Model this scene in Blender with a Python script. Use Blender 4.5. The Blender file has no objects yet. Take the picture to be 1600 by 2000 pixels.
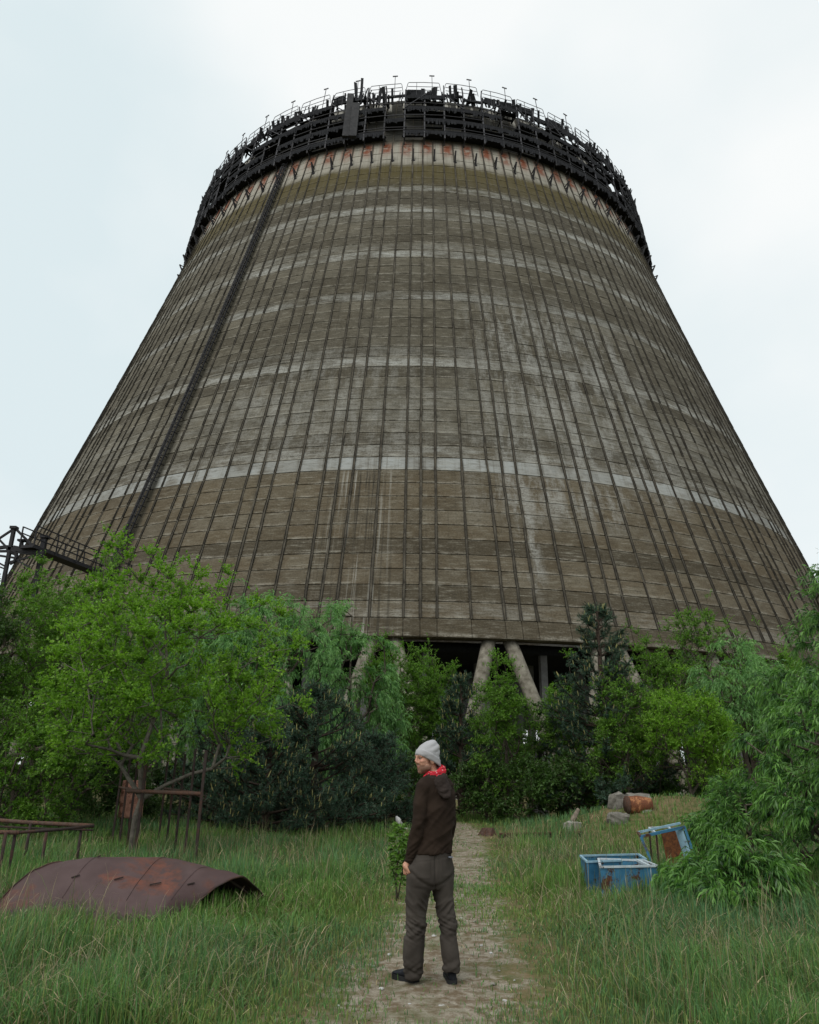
import bpy, math, random
import numpy as np
from mathutils import Vector, Matrix, noise as mnoise

# ------------------------------------------------------------------ camera, sky, sun, exposure
scene = bpy.context.scene
col = scene.collection
W_PX, H_PX, F_PX = 1600.0, 2000.0, 1460.0
PITCH, ROLL, YAW = 0.33357, 0.01797, -0.00616
CAM = np.array([0.0, 0.0, 1.6])
_r0 = np.array([math.cos(YAW), -math.sin(YAW), 0.0])
_h0 = np.array([math.sin(YAW), math.cos(YAW), 0.0])
_f0 = _h0 * math.cos(PITCH) + np.array([0, 0, math.sin(PITCH)])
_u0 = -_h0 * math.sin(PITCH) + np.array([0, 0, math.cos(PITCH)])
C_R = math.cos(ROLL) * _r0 + math.sin(ROLL) * _u0
C_U = math.cos(ROLL) * _u0 - math.sin(ROLL) * _r0
C_F = _f0
cd = bpy.data.cameras.new('camera')
cam = bpy.data.objects.new('camera', cd); col.objects.link(cam)
cd.sensor_fit = 'VERTICAL'; cd.sensor_height = 30.0; cd.sensor_width = 24.0
cd.lens = F_PX / H_PX * 30.0
cd.clip_start = 0.05; cd.clip_end = 3000
M = Matrix.Identity(4)
for i in range(3):
    M[i][0], M[i][1], M[i][2], M[i][3] = C_R[i], C_U[i], -C_F[i], CAM[i]
cam.matrix_world = M
scene.camera = cam

SUN_EL, SUN_AZ = math.radians(46), math.radians(212)      # azimuth clockwise from +Y
world = bpy.data.worlds.new('World'); scene.world = world; world.use_nodes = True
def setup_world():
    nt = world.node_tree; N = nt.nodes; L = nt.links; N.clear()
    out = N.new('ShaderNodeOutputWorld'); bg = N.new('ShaderNodeBackground')
    sky = N.new('ShaderNodeTexSky'); sky.sky_type = 'NISHITA'; sky.sun_disc = False
    sky.sun_elevation = SUN_EL; sky.sun_rotation = SUN_AZ; sky.dust_density = 3.0; sky.air_density = 1.0
    tc = N.new('ShaderNodeTexCoord')
    mp = N.new('ShaderNodeMapping'); mp.inputs['Scale'].default_value = (1, 1, 1.5); mp.inputs['Location'].default_value = (1.35, 0.2, 0.4)
    nz = N.new('ShaderNodeTexNoise'); nz.inputs['Scale'].default_value = 1.6; nz.inputs['Detail'].default_value = 5; nz.inputs['Roughness'].default_value = 0.45
    cr = N.new('ShaderNodeValToRGB'); e = cr.color_ramp.elements
    e[0].position = 0.30; e[0].color = (6.9, 7.85, 8.1, 1)
    e[1].position = 0.54; e[1].color = (9.0, 9.2, 9.15, 1)
    mx = N.new('ShaderNodeMix'); mx.data_type = 'RGBA'; mx.inputs[0].default_value = 0.94
    L.new(tc.outputs['Generated'], mp.inputs[0]); L.new(mp.outputs[0], nz.inputs['Vector'])
    L.new(nz.outputs['Fac'], cr.inputs[0]); L.new(sky.outputs[0], mx.inputs[6]); L.new(cr.outputs[0], mx.inputs[7])
    L.new(mx.outputs[2], bg.inputs[0]); bg.inputs[1].default_value = 0.1
    L.new(bg.outputs[0], out.inputs[0])
setup_world()
sd = bpy.data.lights.new('sun', 'SUN'); sd.energy = 1.5; sd.angle = math.radians(40); sd.color = (1.0, 0.97, 0.92)
sun = bpy.data.objects.new('sun', sd); col.objects.link(sun)
_sv = Vector((math.sin(SUN_AZ) * math.cos(SUN_EL), math.cos(SUN_AZ) * math.cos(SUN_EL), math.sin(SUN_EL)))
sun.rotation_euler = _sv.to_track_quat('Z', 'Y').to_euler()
sun.location = (0, 0, 60)
vs = scene.view_settings
vs.view_transform = 'Standard'; vs.look = 'None'; vs.exposure = 0.15; vs.gamma = 1.0; vs.use_curve_mapping = False
scene.render.film_transparent = False
scene.cycles.max_bounces = 6; scene.cycles.diffuse_bounces = 2; scene.cycles.transmission_bounces = 3
scene.cycles.use_denoising = True

# ------------------------------------------------------------------ helpers
def ray(px, py):
    d = C_F * F_PX + C_R * (px - 800) + C_U * (1000 - py)
    return d / np.linalg.norm(d)
def gz(x, y):
    """ground height"""
    h = 0.05 * math.sin(x * 0.31 + 1.3) * math.sin(y * 0.23) + 0.025 * math.sin(x * 1.1 + y * 0.7)
    dx, dy = (x - MOUND[0]) / 4.1, (y - MOUND[1]) / 2.6
    r2 = dx * dx + dy * dy
    h += 1.05 * math.exp(-r2 * 1.9)
    return h
MOUND = (7.6, 23.2)
def at_y(px, py, Y):
    d = ray(px, py); t = Y / d[1]
    return CAM + d * t
def at_g(px, py):
    d = ray(px, py); t = 3.0
    while t < 90:
        p = CAM + d * t
        if p[2] <= gz(p[0], p[1]): break
        t += 0.04
    return CAM + d * (t - 0.02)
def at_z(px, py, z):
    d = ray(px, py); return CAM + d * ((z - 1.6) / d[2])

def tag(o, label=None, cat=None, group=None, kind=None):
    if label: o['label'] = label
    if cat: o['category'] = cat
    if group: o['group'] = group
    if kind: o['kind'] = kind
    return o
def empty(name, loc=(0, 0, 0), rz=0.0, label=None, cat=None, group=None):
    o = bpy.data.objects.new(name, None); col.objects.link(o)
    o.location = [float(v) for v in loc]; o.rotation_euler = (0, 0, rz); o.empty_display_size = 0.2
    return tag(o, label, cat, group)
def link(name, me, parent=None, mat=None, loc=None):
    if mat is not None and not me.materials: me.materials.append(mat)
    o = bpy.data.objects.new(name, me); col.objects.link(o)
    if parent is not None: o.parent = parent
    if loc is not None: o.location = [float(v) for v in loc]
    return o
def np_mesh(name, V, quads=None, tris=None, smooth=False, face_attr=None, col_attr=None):
    me = bpy.data.meshes.new(name)
    V = np.asarray(V, dtype=np.float32)
    nq = 0 if quads is None else len(quads); ntri = 0 if tris is None else len(tris)
    me.vertices.add(len(V)); me.vertices.foreach_set('co', V.ravel())
    idx = []; starts = []; s = 0
    if nq: idx.append(np.asarray(quads, dtype=np.int32).ravel())
    if ntri: idx.append(np.asarray(tris, dtype=np.int32).ravel())
    idx = np.concatenate(idx)
    me.loops.add(len(idx)); me.loops.foreach_set('vertex_index', idx)
    st = np.concatenate([np.arange(nq, dtype=np.int32) * 4, nq * 4 + np.arange(ntri, dtype=np.int32) * 3]).astype(np.int32)
    me.polygons.add(nq + ntri); me.polygons.foreach_set('loop_start', st)
    try: me.polygons.foreach_set('loop_total', np.concatenate([np.full(nq, 4), np.full(ntri, 3)]).astype(np.int32))
    except Exception: pass
    if smooth: me.polygons.foreach_set('use_smooth', np.ones(nq + ntri, dtype=bool))
    me.update(calc_edges=True)
    if face_attr is not None:
        a = me.attributes.new('rnd', 'FLOAT', 'FACE'); a.data.foreach_set('value', np.asarray(face_attr, dtype=np.float32))
    if col_attr is not None:
        a = me.attributes.new('tint', 'FLOAT_COLOR', 'POINT'); a.data.foreach_set('color', np.asarray(col_attr, dtype=np.float32).ravel())
    me.validate()
    return me
class MB:
    def __init__(s): s.v = []; s.f = []
    def add(s, vs, fs):
        b = len(s.v); s.v += [tuple(map(float, p)) for p in vs]; s.f += [tuple(b + i for i in f) for f in fs]
        return s
    def box(s, c, size, R=None):
        hx, hy, hz = [a / 2 for a in size]
        P = [(x, y, z) for z in (-hz, hz) for y in (-hy, hy) for x in (-hx, hx)]
        if R is not None: P = [tuple(R @ Vector(p)) for p in P]
        P = [(p[0] + c[0], p[1] + c[1], p[2] + c[2]) for p in P]
        return s.add(P, [(0, 2, 3, 1), (4, 5, 7, 6), (0, 1, 5, 4), (2, 6, 7, 3), (0, 4, 6, 2), (1, 3, 7, 5)])
    def bar(s, a, b, w, h=None, up=(0, 0, 1)):
        a = Vector([float(q) for q in a]); b = Vector([float(q) for q in b]); h = w if h is None else h
        d = b - a; L = d.length
        if L < 1e-6: return s
        d.normalize(); u = Vector(up)
        if abs(d.dot(u)) > 0.99: u = Vector((0, 1, 0))
        x = d.cross(u).normalized(); z = x.cross(d)
        R = Matrix((x, d, z)).transposed()
        return s.box((a + b) / 2, (w, L, h), R)
    def tube(s, pts, rad, n=8, cap=True):
        pts = [Vector([float(q) for q in p]) for p in pts]
        if not hasattr(rad, '__len__'): rad = [rad] * len(pts)
        b = len(s.v); ref = None
        for i, p in enumerate(pts):
            t = (pts[min(i + 1, len(pts) - 1)] - pts[max(i - 1, 0)])
            t = t.normalized() if t.length > 1e-9 else Vector((0, 0, 1))
            if ref is None: ref = t.orthogonal().normalized()
            ref = (ref - t * ref.dot(t))
            ref = ref.normalized() if ref.length > 1e-6 else t.orthogonal().normalized()
            bi = t.cross(ref)
            for k in range(n):
                a = 2 * math.pi * k / n
                s.v.append(tuple(p + (ref * math.cos(a) + bi * math.sin(a)) * rad[i]))
        for i in range(len(pts) - 1):
            for k in range(n):
                k2 = (k + 1) % n
                s.f.append((b + i * n + k, b + i * n + k2, b + (i + 1) * n + k2, b + (i + 1) * n + k))
        if cap:
            s.f.append(tuple(b + k for k in reversed(range(n))))
            e = b + (len(pts) - 1) * n
            s.f.append(tuple(e + k for k in range(n)))
        return s
    def mesh(s, name, mat=None, smooth=False):
        me = bpy.data.meshes.new(name); me.from_pydata(s.v, [], s.f)
        if smooth: me.polygons.foreach_set('use_smooth', [True] * len(me.polygons))
        me.update()
        if mat is not None: me.materials.append(mat)
        return me
    def build(s, name, mat, parent=None, smooth=False, loc=None):
        return link(name, s.mesh(name, mat, smooth), parent, None, loc)
def bevel(o, w, seg=2):
    m = o.modifiers.new('bevel', 'BEVEL'); m.width = w; m.segments = seg; m.limit_method = 'ANGLE'; m.angle_limit = 0.6
    return o

# ------------------------------------------------------------------ material helpers
class NT:
    def __init__(s, name):
        s.m = bpy.data.materials.new(name); s.m.use_nodes = True
        s.t = s.m.node_tree; s.t.nodes.clear(); s.N = s.t.nodes; s.L = s.t.links
        s.out = s.N.new('ShaderNodeOutputMaterial')
    def n(s, typ, **kw):
        o = s.N.new(typ)
        for k, v in kw.items(): setattr(o, k, v)
        return o
    def put(s, sock, v):
        if hasattr(v, 'is_output'): s.L.new(v, sock)
        elif v is not None:
            sock.default_value = v
    def noise(s, vec, scale, detail=4, rough=0.55, dist=0.0):
        o = s.n('ShaderNodeTexNoise'); s.put(o.inputs['Vector'], vec)
        o.inputs['Scale'].default_value = scale; o.inputs['Detail'].default_value = detail
        o.inputs['Roughness'].default_value = rough; o.inputs['Distortion'].default_value = dist
        return o.outputs['Fac']
    def ramp(s, fac, stops):
        o = s.n('ShaderNodeValToRGB'); e = o.color_ramp.elements
        while len(e) < len(stops): e.new(0.5)
        for q, (p, c) in zip(e, stops):
            q.position = p
            q.color = (c, c, c, 1) if not hasattr(c, '__len__') else tuple(c) + (1,)
        s.put(o.inputs[0], fac); return o.outputs[0]
    def mix(s, fac, a, b, mode='MIX'):
        o = s.n('ShaderNodeMix', data_type='RGBA', blend_type=mode)
        s.put(o.inputs[0], fac)
        for sock, v in ((o.inputs[6], a), (o.inputs[7], b)):
            if not hasattr(v, 'is_output') and hasattr(v, '__len__') and len(v) == 3: v = tuple(v) + (1,)
            s.put(sock, v)
        return o.outputs[2]
    def math(s, op, a, b=None, c=None):
        o = s.n('ShaderNodeMath', operation=op); s.put(o.inputs[0], a)
        if b is not None: s.put(o.inputs[1], b)
        if c is not None: s.put(o.inputs[2], c)
        return o.outputs[0]
    def mapping(s, vec, scale=(1, 1, 1), loc=(0, 0, 0)):
        o = s.n('ShaderNodeMapping'); s.put(o.inputs[0], vec)
        o.inputs['Scale'].default_value = scale; o.inputs['Location'].default_value = loc
        return o.outputs[0]
    def coord(s, which='Object'):
        return s.n('ShaderNodeTexCoord').outputs[which]
    def pos(s): return s.n('ShaderNodeNewGeometry').outputs['Position']
    def pbsdf(s, colr, rough=0.8, bump=None, bstr=0.3, bdist=0.02, metal=0.0, spec=0.3):
        b = s.n('ShaderNodeBsdfPrincipled')
        if not hasattr(colr, 'is_output') and len(colr) == 3: colr = tuple(colr) + (1,)
        s.put(b.inputs['Base Color'], colr); s.put(b.inputs['Roughness'], rough)
        b.inputs['Metallic'].default_value = metal; b.inputs['Specular IOR Level'].default_value = spec
        if bump is not None:
            bp = s.n('ShaderNodeBump'); bp.inputs['Strength'].default_value = bstr; bp.inputs['Distance'].default_value = bdist
            s.put(bp.inputs['Height'], bump); s.L.new(bp.outputs[0], b.inputs['Normal'])
        return b.outputs[0]
    def done(s, sh): s.L.new(sh, s.out.inputs[0]); return s.m

def simple(name, c1, c2, scale=6, rough=0.8, bump=0.2, spec=0.3, metal=0.0, dist=0.01, detail=5):
    t = NT(name); p = t.coord('Object'); f = t.noise(p, scale, detail, 0.6)
    c = t.mix(t.ramp(f, [(0.3, 0.0), (0.7, 1.0)]), c1, c2)
    return t.done(t.pbsdf(c, rough, f, bump, dist, metal, spec))
def leaf_mat(name, c_dark, c_light, trans=0.35, rough=0.55, spec=0.35):
    t = NT(name)
    a = t.n('ShaderNodeAttribute'); a.attribute_name = 'rnd'
    c = t.mix(a.outputs['Fac'], c_dark, c_light)
    p = t.pbsdf(c, rough, spec=spec)
    tr = t.n('ShaderNodeBsdfTranslucent'); c2 = t.mix(1.0, c, (1.0, 1.15, 0.55), 'MULTIPLY'); t.L.new(c2, tr.inputs[0])
    m = t.n('ShaderNodeMixShader'); m.inputs[0].default_value = trans
    t.L.new(p, m.inputs[1]); t.L.new(tr.outputs[0], m.inputs[2])
    return t.done(m.outputs[0])
def rust_mat(name, base, rust, amount=0.5, scale=3.0, rough=0.75, dark=(0.03, 0.018, 0.014)):
    """paint or scale over rust: amount = share of rust"""
    t = NT(name); p = t.coord('Object')
    big = t.noise(p, scale, 6, 0.62, 0.4); fine = t.noise(p, scale * 9, 5, 0.65)
    k = t.math('ADD', t.math('MULTIPLY', big, 0.75), t.math('MULTIPLY', fine, 0.25))
    m = t.ramp(k, [(max(0.02, 0.66 - amount * 0.4), 0.0), (min(0.98, 0.72 - amount * 0.4), 1.0)])
    rc = t.mix(t.ramp(fine, [(0.35, 0.0), (0.65, 1.0)]), rust, dark)
    bc = t.mix(t.ramp(t.noise(p, scale * 2.3, 5), [(0.35, 0.0), (0.7, 0.45)]), base, tuple(min(1, v * 1.7 + .02) for v in base))
    c = t.mix(m, bc, rc)
    return t.done(t.pbsdf(c, rough, t.math('ADD', t.math('MULTIPLY', m, 0.5), fine), 0.35, 0.004, spec=0.3))

MAT = {}
MAT['bark'] = simple('bark', (0.045, 0.036, 0.028), (0.11, 0.092, 0.072), 14, 0.95, 0.6)
MAT['bark_grey'] = simple('bark_grey', (0.07, 0.062, 0.052), (0.16, 0.145, 0.12), 14, 0.95, 0.6)
MAT['bark_pine'] = simple('bark_pine', (0.025, 0.018, 0.014), (0.065, 0.045, 0.033), 14, 0.95, 0.6)
MAT['leaf_bright'] = leaf_mat('leaf_bright', (0.09, 0.215, 0.02), (0.235, 0.42, 0.045), 0.45)
MAT['leaf_mid'] = leaf_mat('leaf_mid', (0.062, 0.16, 0.02), (0.165, 0.31, 0.038), 0.42)
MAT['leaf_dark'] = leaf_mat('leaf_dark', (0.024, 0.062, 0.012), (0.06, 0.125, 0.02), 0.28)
MAT['leaf_willow'] = leaf_mat('leaf_willow', (0.075, 0.2, 0.06), (0.225, 0.42, 0.14), 0.42, 0.5)
MAT['leaf_willow_near'] = leaf_mat('leaf_willow_near', (0.018, 0.075, 0.018), (0.16, 0.345, 0.062), 0.36, 0.42, 0.45)
MAT['needle'] = leaf_mat('needle', (0.022, 0.054, 0.034), (0.055, 0.115, 0.068), 0.15, 0.6)
MAT['candle'] = simple('candle', (0.22, 0.2, 0.07), (0.3, 0.29, 0.12), 10, 0.8, 0.1)
MAT['steel_dark'] = simple('steel_dark', (0.008, 0.009, 0.012), (0.02, 0.019, 0.021), 3, 0.7, 0.2)
MAT['steel_grey'] = simple('steel_grey', (0.018, 0.02, 0.025), (0.055, 0.054, 0.06), 4, 0.7, 0.2)
MAT['timber_dark'] = simple('timber_dark', (0.006, 0.007, 0.009), (0.017, 0.018, 0.021), 4, 0.95, 0.3)
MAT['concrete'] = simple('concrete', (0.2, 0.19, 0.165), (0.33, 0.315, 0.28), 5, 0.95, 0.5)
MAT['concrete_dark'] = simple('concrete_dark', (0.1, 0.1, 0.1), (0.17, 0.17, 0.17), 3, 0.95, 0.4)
MAT['leg_concrete'] = simple('leg_concrete', (0.075, 0.066, 0.048), (0.25, 0.232, 0.19), 2.2, 0.95, 0.7, detail=9, dist=0.04)

# ------------------------------------------------------------------ ground and path
def smoothstep(a, b, x):
    t = np.clip((x - a) / (b - a), 0, 1); return t * t * (3 - 2 * t)
def gz_np(x, y):
    h = 0.05 * np.sin(x * 0.31 + 1.3) * np.sin(y * 0.23) + 0.025 * np.sin(x * 1.1 + y * 0.7)
    r2 = ((x - MOUND[0]) / 4.1) ** 2 + ((y - MOUND[1]) / 2.6) ** 2
    return h + 1.05 * np.exp(-r2 * 1.9)
PATH_PX = [(800, 2250), (815, 2000), (850, 1900), (868, 1800), (898, 1720), (912, 1665), (908, 1630), (880, 1611), (800, 1602)]
PATH_W = [1.9, 1.75, 1.6, 1.45, 1.2, 1.0, 1.2, 1.5, 1.6]
PATH = np.array([at_g(*p)[:2] for p in PATH_PX]); PATH_W = np.array(PATH_W)
_pt = np.linspace(0, 1, 160)
_k = np.concatenate([[0], np.cumsum(np.hypot(*np.diff(PATH, axis=0).T))]); _k /= _k[-1]
PATH_C = np.stack([np.interp(_pt, _k, PATH[:, 0]), np.interp(_pt, _k, PATH[:, 1])], 1)
for _ in range(6):
    PATH_C[1:-1] = (PATH_C[:-2] + 2 * PATH_C[1:-1] + PATH_C[2:]) / 4
PATH_HW = np.interp(_pt, _k, PATH_W) / 2
def path_dist(x, y):
    """distance from the path's middle, in half widths"""
    out = np.full(x.shape, 1e9)
    for i in range(len(PATH_C)):
        out = np.minimum(out, np.hypot(x - PATH_C[i, 0], y - PATH_C[i, 1]) / PATH_HW[i])
    return out

def ground_material():
    t = NT('meadow_soil'); p = t.pos()
    a = t.noise(p, 0.9, 5, 0.6); b = t.noise(p, 7, 5, 0.65); c = t.noise(p, 45, 4, 0.6)
    green = t.mix(b, (0.05, 0.07, 0.022), (0.1, 0.12, 0.04))
    straw = t.mix(c, (0.1, 0.075, 0.04), (0.23, 0.18, 0.1))
    cc = t.mix(t.ramp(t.math('ADD', t.math('MULTIPLY', a, 0.5), t.math('MULTIPLY', b, 0.5)), [(0.42, 0.0), (0.58, 1.0)]), green, straw)
    return t.done(t.pbsdf(cc, 0.95, t.math('ADD', b, c), 0.6, 0.03, spec=0.1))
def path_material():
    t = NT('sandy_path'); p = t.pos()
    a = t.noise(p, 1.6, 5, 0.6); b = t.noise(p, 9, 6, 0.65); c = t.noise(p, 70, 4, 0.7)
    sand = t.mix(t.ramp(c, [(0.3, 0.0), (0.7, 1.0)]), (0.19, 0.165, 0.125), (0.37, 0.335, 0.27))
    soil = t.mix(c, (0.09, 0.066, 0.042), (0.19, 0.145, 0.095))
    mossy = t.mix(c, (0.05, 0.06, 0.022), (0.12, 0.12, 0.05))
    cc = t.mix(t.ramp(b, [(0.42, 0.0), (0.6, 1.0)]), sand, soil)
    cc = t.mix(t.ramp(a, [(0.5, 0.0), (0.66, 0.75)]), cc, mossy)
    at_ = t.n('ShaderNodeAttribute'); at_.attribute_name = 'tint'
    green = t.mix(b, (0.05, 0.07, 0.022), (0.1, 0.12, 0.04)); straw = t.mix(c, (0.1, 0.075, 0.04), (0.23, 0.18, 0.1))
    soil2 = t.mix(t.ramp(t.math('ADD', t.math('MULTIPLY', t.noise(p, 0.9, 5, 0.6), 0.5), t.math('MULTIPLY', t.noise(p, 7, 5, 0.65), 0.5)), [(0.42, 0.0), (0.58, 1.0)]), green, straw)
    ef = t.math('ADD', t.math('MULTIPLY', at_.outputs['Fac'], 2.0), t.math('MULTIPLY', t.math('SUBTRACT', t.math('ADD', a, b), 1.0), 1.3))
    cc = t.mix(t.ramp(ef, [(0.55, 0.0), (0.95, 1.0)]), cc, soil2)
    v = t.n('ShaderNodeTexVoronoi'); v.inputs['Scale'].default_value = 38; t.L.new(p, v.inputs['Vector'])
    peb = t.ramp(v.outputs['Distance'], [(0.1, 1.0), (0.2, 0.0)])
    return t.done(t.pbsdf(cc, 0.95, t.math('ADD', t.math('ADD', b, t.math('MULTIPLY', c, 0.5)), t.math('MULTIPLY', peb, 0.25)), 0.7, 0.025, spec=0.1))
MAT['soil'] = ground_material(); MAT['path'] = path_material()
def build_ground():
    ax = np.concatenate([-np.geomspace(900, 26, 14), np.arange(-25, 25.01, 0.42), np.geomspace(26, 900, 14)])
    ay = np.concatenate([-np.geomspace(300, 6, 8), np.arange(-5, 40.01, 0.42), np.geomspace(42, 1500, 18)])
    X, Y = np.meshgrid(ax, ay); Z = gz_np(X, Y)
    V = np.stack([X.ravel(), Y.ravel(), Z.ravel()], 1)
    nx, ny = len(ax), len(ay)
    i = (np.arange(ny - 1)[:, None] * nx + np.arange(nx - 1)[None, :]).ravel()
    Q = np.stack([i, i + 1, i + 1 + nx, i + nx], 1)
    o = link('ground', np_mesh('ground', V, Q, smooth=True), None, MAT['soil']); tag(o, kind='structure')
    # path: ragged sheet on the ground
    n = len(PATH_C); T = np.gradient(PATH_C, axis=0); T /= np.linalg.norm(T, axis=1)[:, None]
    Nn = np.stack([T[:, 1], -T[:, 0]], 1); m = 21; V = []; E_ = []
    for i in range(n):
        for j in range(m):
            s = (j / (m - 1)) * 2 - 1
            edge = 1.55 + 0.22 * mnoise.noise((PATH_C[i, 0] * 2 + s * 3, PATH_C[i, 1] * 1.7, 0.3)) + 0.14 * mnoise.noise((i * 0.9, s * 2, 4.0))
            p = PATH_C[i] + Nn[i] * s * PATH_HW[i] * edge
            V.append((p[0], p[1], gz(p[0], p[1]) + 0.006 + 0.01 * math.cos(s * 1.57) - 0.012 * math.exp(-((abs(s) - 0.3) / 0.12) ** 2) * (0.6 + mnoise.noise((p[0], p[1], 2.0))) + 0.012 * mnoise.noise((p[0] * 4, p[1] * 4, 1.0)) - (0.03 if abs(s) > 0.99 else 0)))
            E_.append(abs(s) * edge)
    i = (np.arange(n - 1)[:, None] * m + np.arange(m - 1)[None, :]).ravel()
    Q = np.stack([i, i + 1, i + 1 + m, i + m], 1)
    E_ = np.array(E_); o = link('path', np_mesh('path', V, Q, smooth=True, col_attr=np.stack([E_ / 2, E_ / 2, E_ / 2, np.ones(len(E_))], 1)), None, MAT['path']); tag(o, kind='structure')
build_ground()

# ------------------------------------------------------------------ cooling tower
TD = 108.0; TP = (0.2968465, -0.3501966, 0.1201767)
ZLIP, ZTOP, LIFT = 10.54, 83.4, 1.3; ZROW = 11.87
DEL = 2 * math.pi / 96; PHI0 = 0.0100; SPK0 = 0.04594
def tr(z):
    h = (np.asarray(z, dtype=float) - 1.6) / TD
    return np.sqrt(TP[0] + TP[1] * h + TP[2] * h * h) * TD
def pol(r, th, z): return (r * math.sin(th), -r * math.cos(th), z)     # in the tower's own frame; th = 0 faces the camera
def pol_np(r, th, z): return np.stack([r * np.sin(th), -r * np.cos(th), z + 0 * th], -1)

def tower_material(rootobj):
    t = NT('weathered_shell_concrete')
    tc = t.n('ShaderNodeTexCoord'); tc.object = rootobj
    sp = t.n('ShaderNodeSeparateXYZ'); t.L.new(tc.outputs['Object'], sp.inputs[0])
    th = t.math('ARCTAN2', sp.outputs[0], t.math('MULTIPLY', sp.outputs[1], -1.0))
    u = t.math('MULTIPLY', th, 50.0); v = sp.outputs[2]
    cb = t.n('ShaderNodeCombineXYZ'); t.L.new(u, cb.inputs[0]); t.L.new(v, cb.inputs[2]); uv = cb.outputs[0]
    big = t.noise(t.mapping(uv, (0.05, 1, 0.09)), 1.0, 5, 0.6)
    mid = t.noise(t.mapping(uv, (0.35, 1, 0.6)), 1.0, 5, 0.6)
    fine = t.noise(t.mapping(uv, (0.9, 1, 4.2)), 1.0, 7, 0.75)
    grain = t.noise(t.mapping(uv, (7.0, 1, 9.0)), 1.0, 4, 0.7)
    ring2 = t.noise(t.mapping(uv, (0.22, 1, 6.0)), 1.0, 6, 0.75)            # board marks
    drip = t.noise(t.mapping(uv, (3.0, 1, 0.06)), 1.0, 5, 0.7)            # downward streaks
    g = t.n('ShaderNodeNewGeometry'); oi = t.n('ShaderNodeObjectInfo')
    isl = t.math('FRACT', t.math('ADD', g.outputs['Random Per Island'], t.math('MULTIPLY', oi.outputs['Random'], 7.31)))
    row = t.math('FLOOR', t.math('DIVIDE', t.math('SUBTRACT', v, ZROW), LIFT))
    wn = t.n('ShaderNodeTexWhiteNoise'); wn.noise_dimensions = '1D'; t.L.new(row, wn.inputs['W']); rowr = wn.outputs['Value']
    v1 = t.math('DIVIDE', v, 100.0)
    # base tone: brown below the white ring, greyer above it
    lowc = t.mix(t.ramp(big, [(0.3, 0.0), (0.7, 1.0)]), (0.098, 0.075, 0.047), (0.142, 0.118, 0.08))
    upc = t.mix(t.ramp(big, [(0.3, 0.0), (0.7, 1.0)]), (0.088, 0.08, 0.06), (0.135, 0.127, 0.103))
    c = t.mix(t.ramp(v1, [(0.24, 0.0), (0.30, 1.0)]), lowc, upc)
    c = t.mix(t.ramp(mid, [(0.4, 0.0), (0.75, 0.55)]), c, (0.19, 0.17, 0.128))
    c = t.mix(t.ramp(rowr, [(0.1, 0.6), (0.55, 0.0)]), c, (0.05, 0.044, 0.032))
    c = t.mix(t.math('MULTIPLY', t.ramp(rowr, [(0.6, 0.0), (1.0, 0.3)]), t.ramp(mid, [(0.35, 0.2), (0.6, 1.0)])), c, (0.225, 0.213, 0.178))
    c = t.mix(t.math('MULTIPLY', isl, 0.42), c, (0.062, 0.053, 0.037))
    c = t.mix(t.ramp(fine, [(0.52, 0.0), (0.68, 0.6)]), c, (0.25, 0.238, 0.2))
    c = t.mix(t.ramp(fine, [(0.32, 0.75), (0.46, 0.0)]), c, (0.036, 0.033, 0.026))
    c = t.mix(t.ramp(grain, [(0.3, 0.6), (0.48, 0.0)]), c, (0.03, 0.028, 0.022))
    c = t.mix(t.ramp(grain, [(0.56, 0.0), (0.7, 0.4)]), c, (0.27, 0.255, 0.215))
    wear = t.ramp(t.math('ADD', t.math('MULTIPLY', fine, 0.6), t.math('MULTIPLY', grain, 0.4)), [(0.4, 0.15), (0.55, 1.0)])
    # lime: whole lifts washed white in places
    def lift_mask(idx, k):
        return t.math('MULTIPLY', t.math('COMPARE', row, float(idx), 0.25), k)
    acc = lift_mask(0, 0.35)
    for idx, k in ((11, 0.72), (12, 0.25), (13, 0.3), (14, 0.3), (15, 0.35), (16, 0.3), (19, 1.0), (20, 0.35), (26, 0.8), (31, 1.0), (32, 0.45), (36, 0.35), (37, 1.0), (40, 0.95)):
        acc = t.math('MAXIMUM', acc, lift_mask(idx, k))
    patch = t.ramp(t.noise(t.mapping(uv, (0.13, 1, 0.8), (13, 0, 5)), 1.0, 6, 0.75), [(0.4, 0.06), (0.55, 1.0)])
    side = t.ramp(t.math('ADD', t.math('MULTIPLY', ring2, 0.7), t.math('MULTIPLY', mid, 0.3)), [(0.4, 0.15), (0.55, 1.0)])
    jr0 = t.math('FRACT', t.math('DIVIDE', t.math('SUBTRACT', t.math('ADD', v, t.math('MULTIPLY', t.math('SUBTRACT', mid, 0.5), 1.2)), ZROW), LIFT))
    acc = t.math('MULTIPLY', acc, t.ramp(jr0, [(0.0, 0.4), (0.15, 1.0), (0.7, 1.0), (0.95, 0.25)]))
    bf = t.math('MULTIPLY', t.math('MULTIPLY', acc, patch), t.math('MULTIPLY', side, wear))
    c = t.mix(bf, c, (0.38, 0.395, 0.385))
    strong = t.math('MULTIPLY', lift_mask(10, 1.0), t.math('MULTIPLY', t.ramp(isl, [(0.0, 0.98), (1.0, 0.55)]), t.math('MULTIPLY', t.ramp(fine, [(0.3, 0.3), (0.52, 1.0)]), t.math('MULTIPLY', t.ramp(drip, [(0.3, 0.45), (0.5, 1.0)]), t.ramp(mid, [(0.34, 0.35), (0.5, 1.0)])))))
    c = t.mix(strong, c, (0.36, 0.385, 0.39))
    # thin lime runs along the boards and the joints
    thin = t.math('MULTIPLY', t.ramp(ring2, [(0.56, 0.0), (0.64, 1.0)]), t.ramp(mid, [(0.42, 0.0), (0.58, 0.85)]))
    c = t.mix(t.math('MULTIPLY', thin, wear), c, (0.34, 0.33, 0.285))
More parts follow.
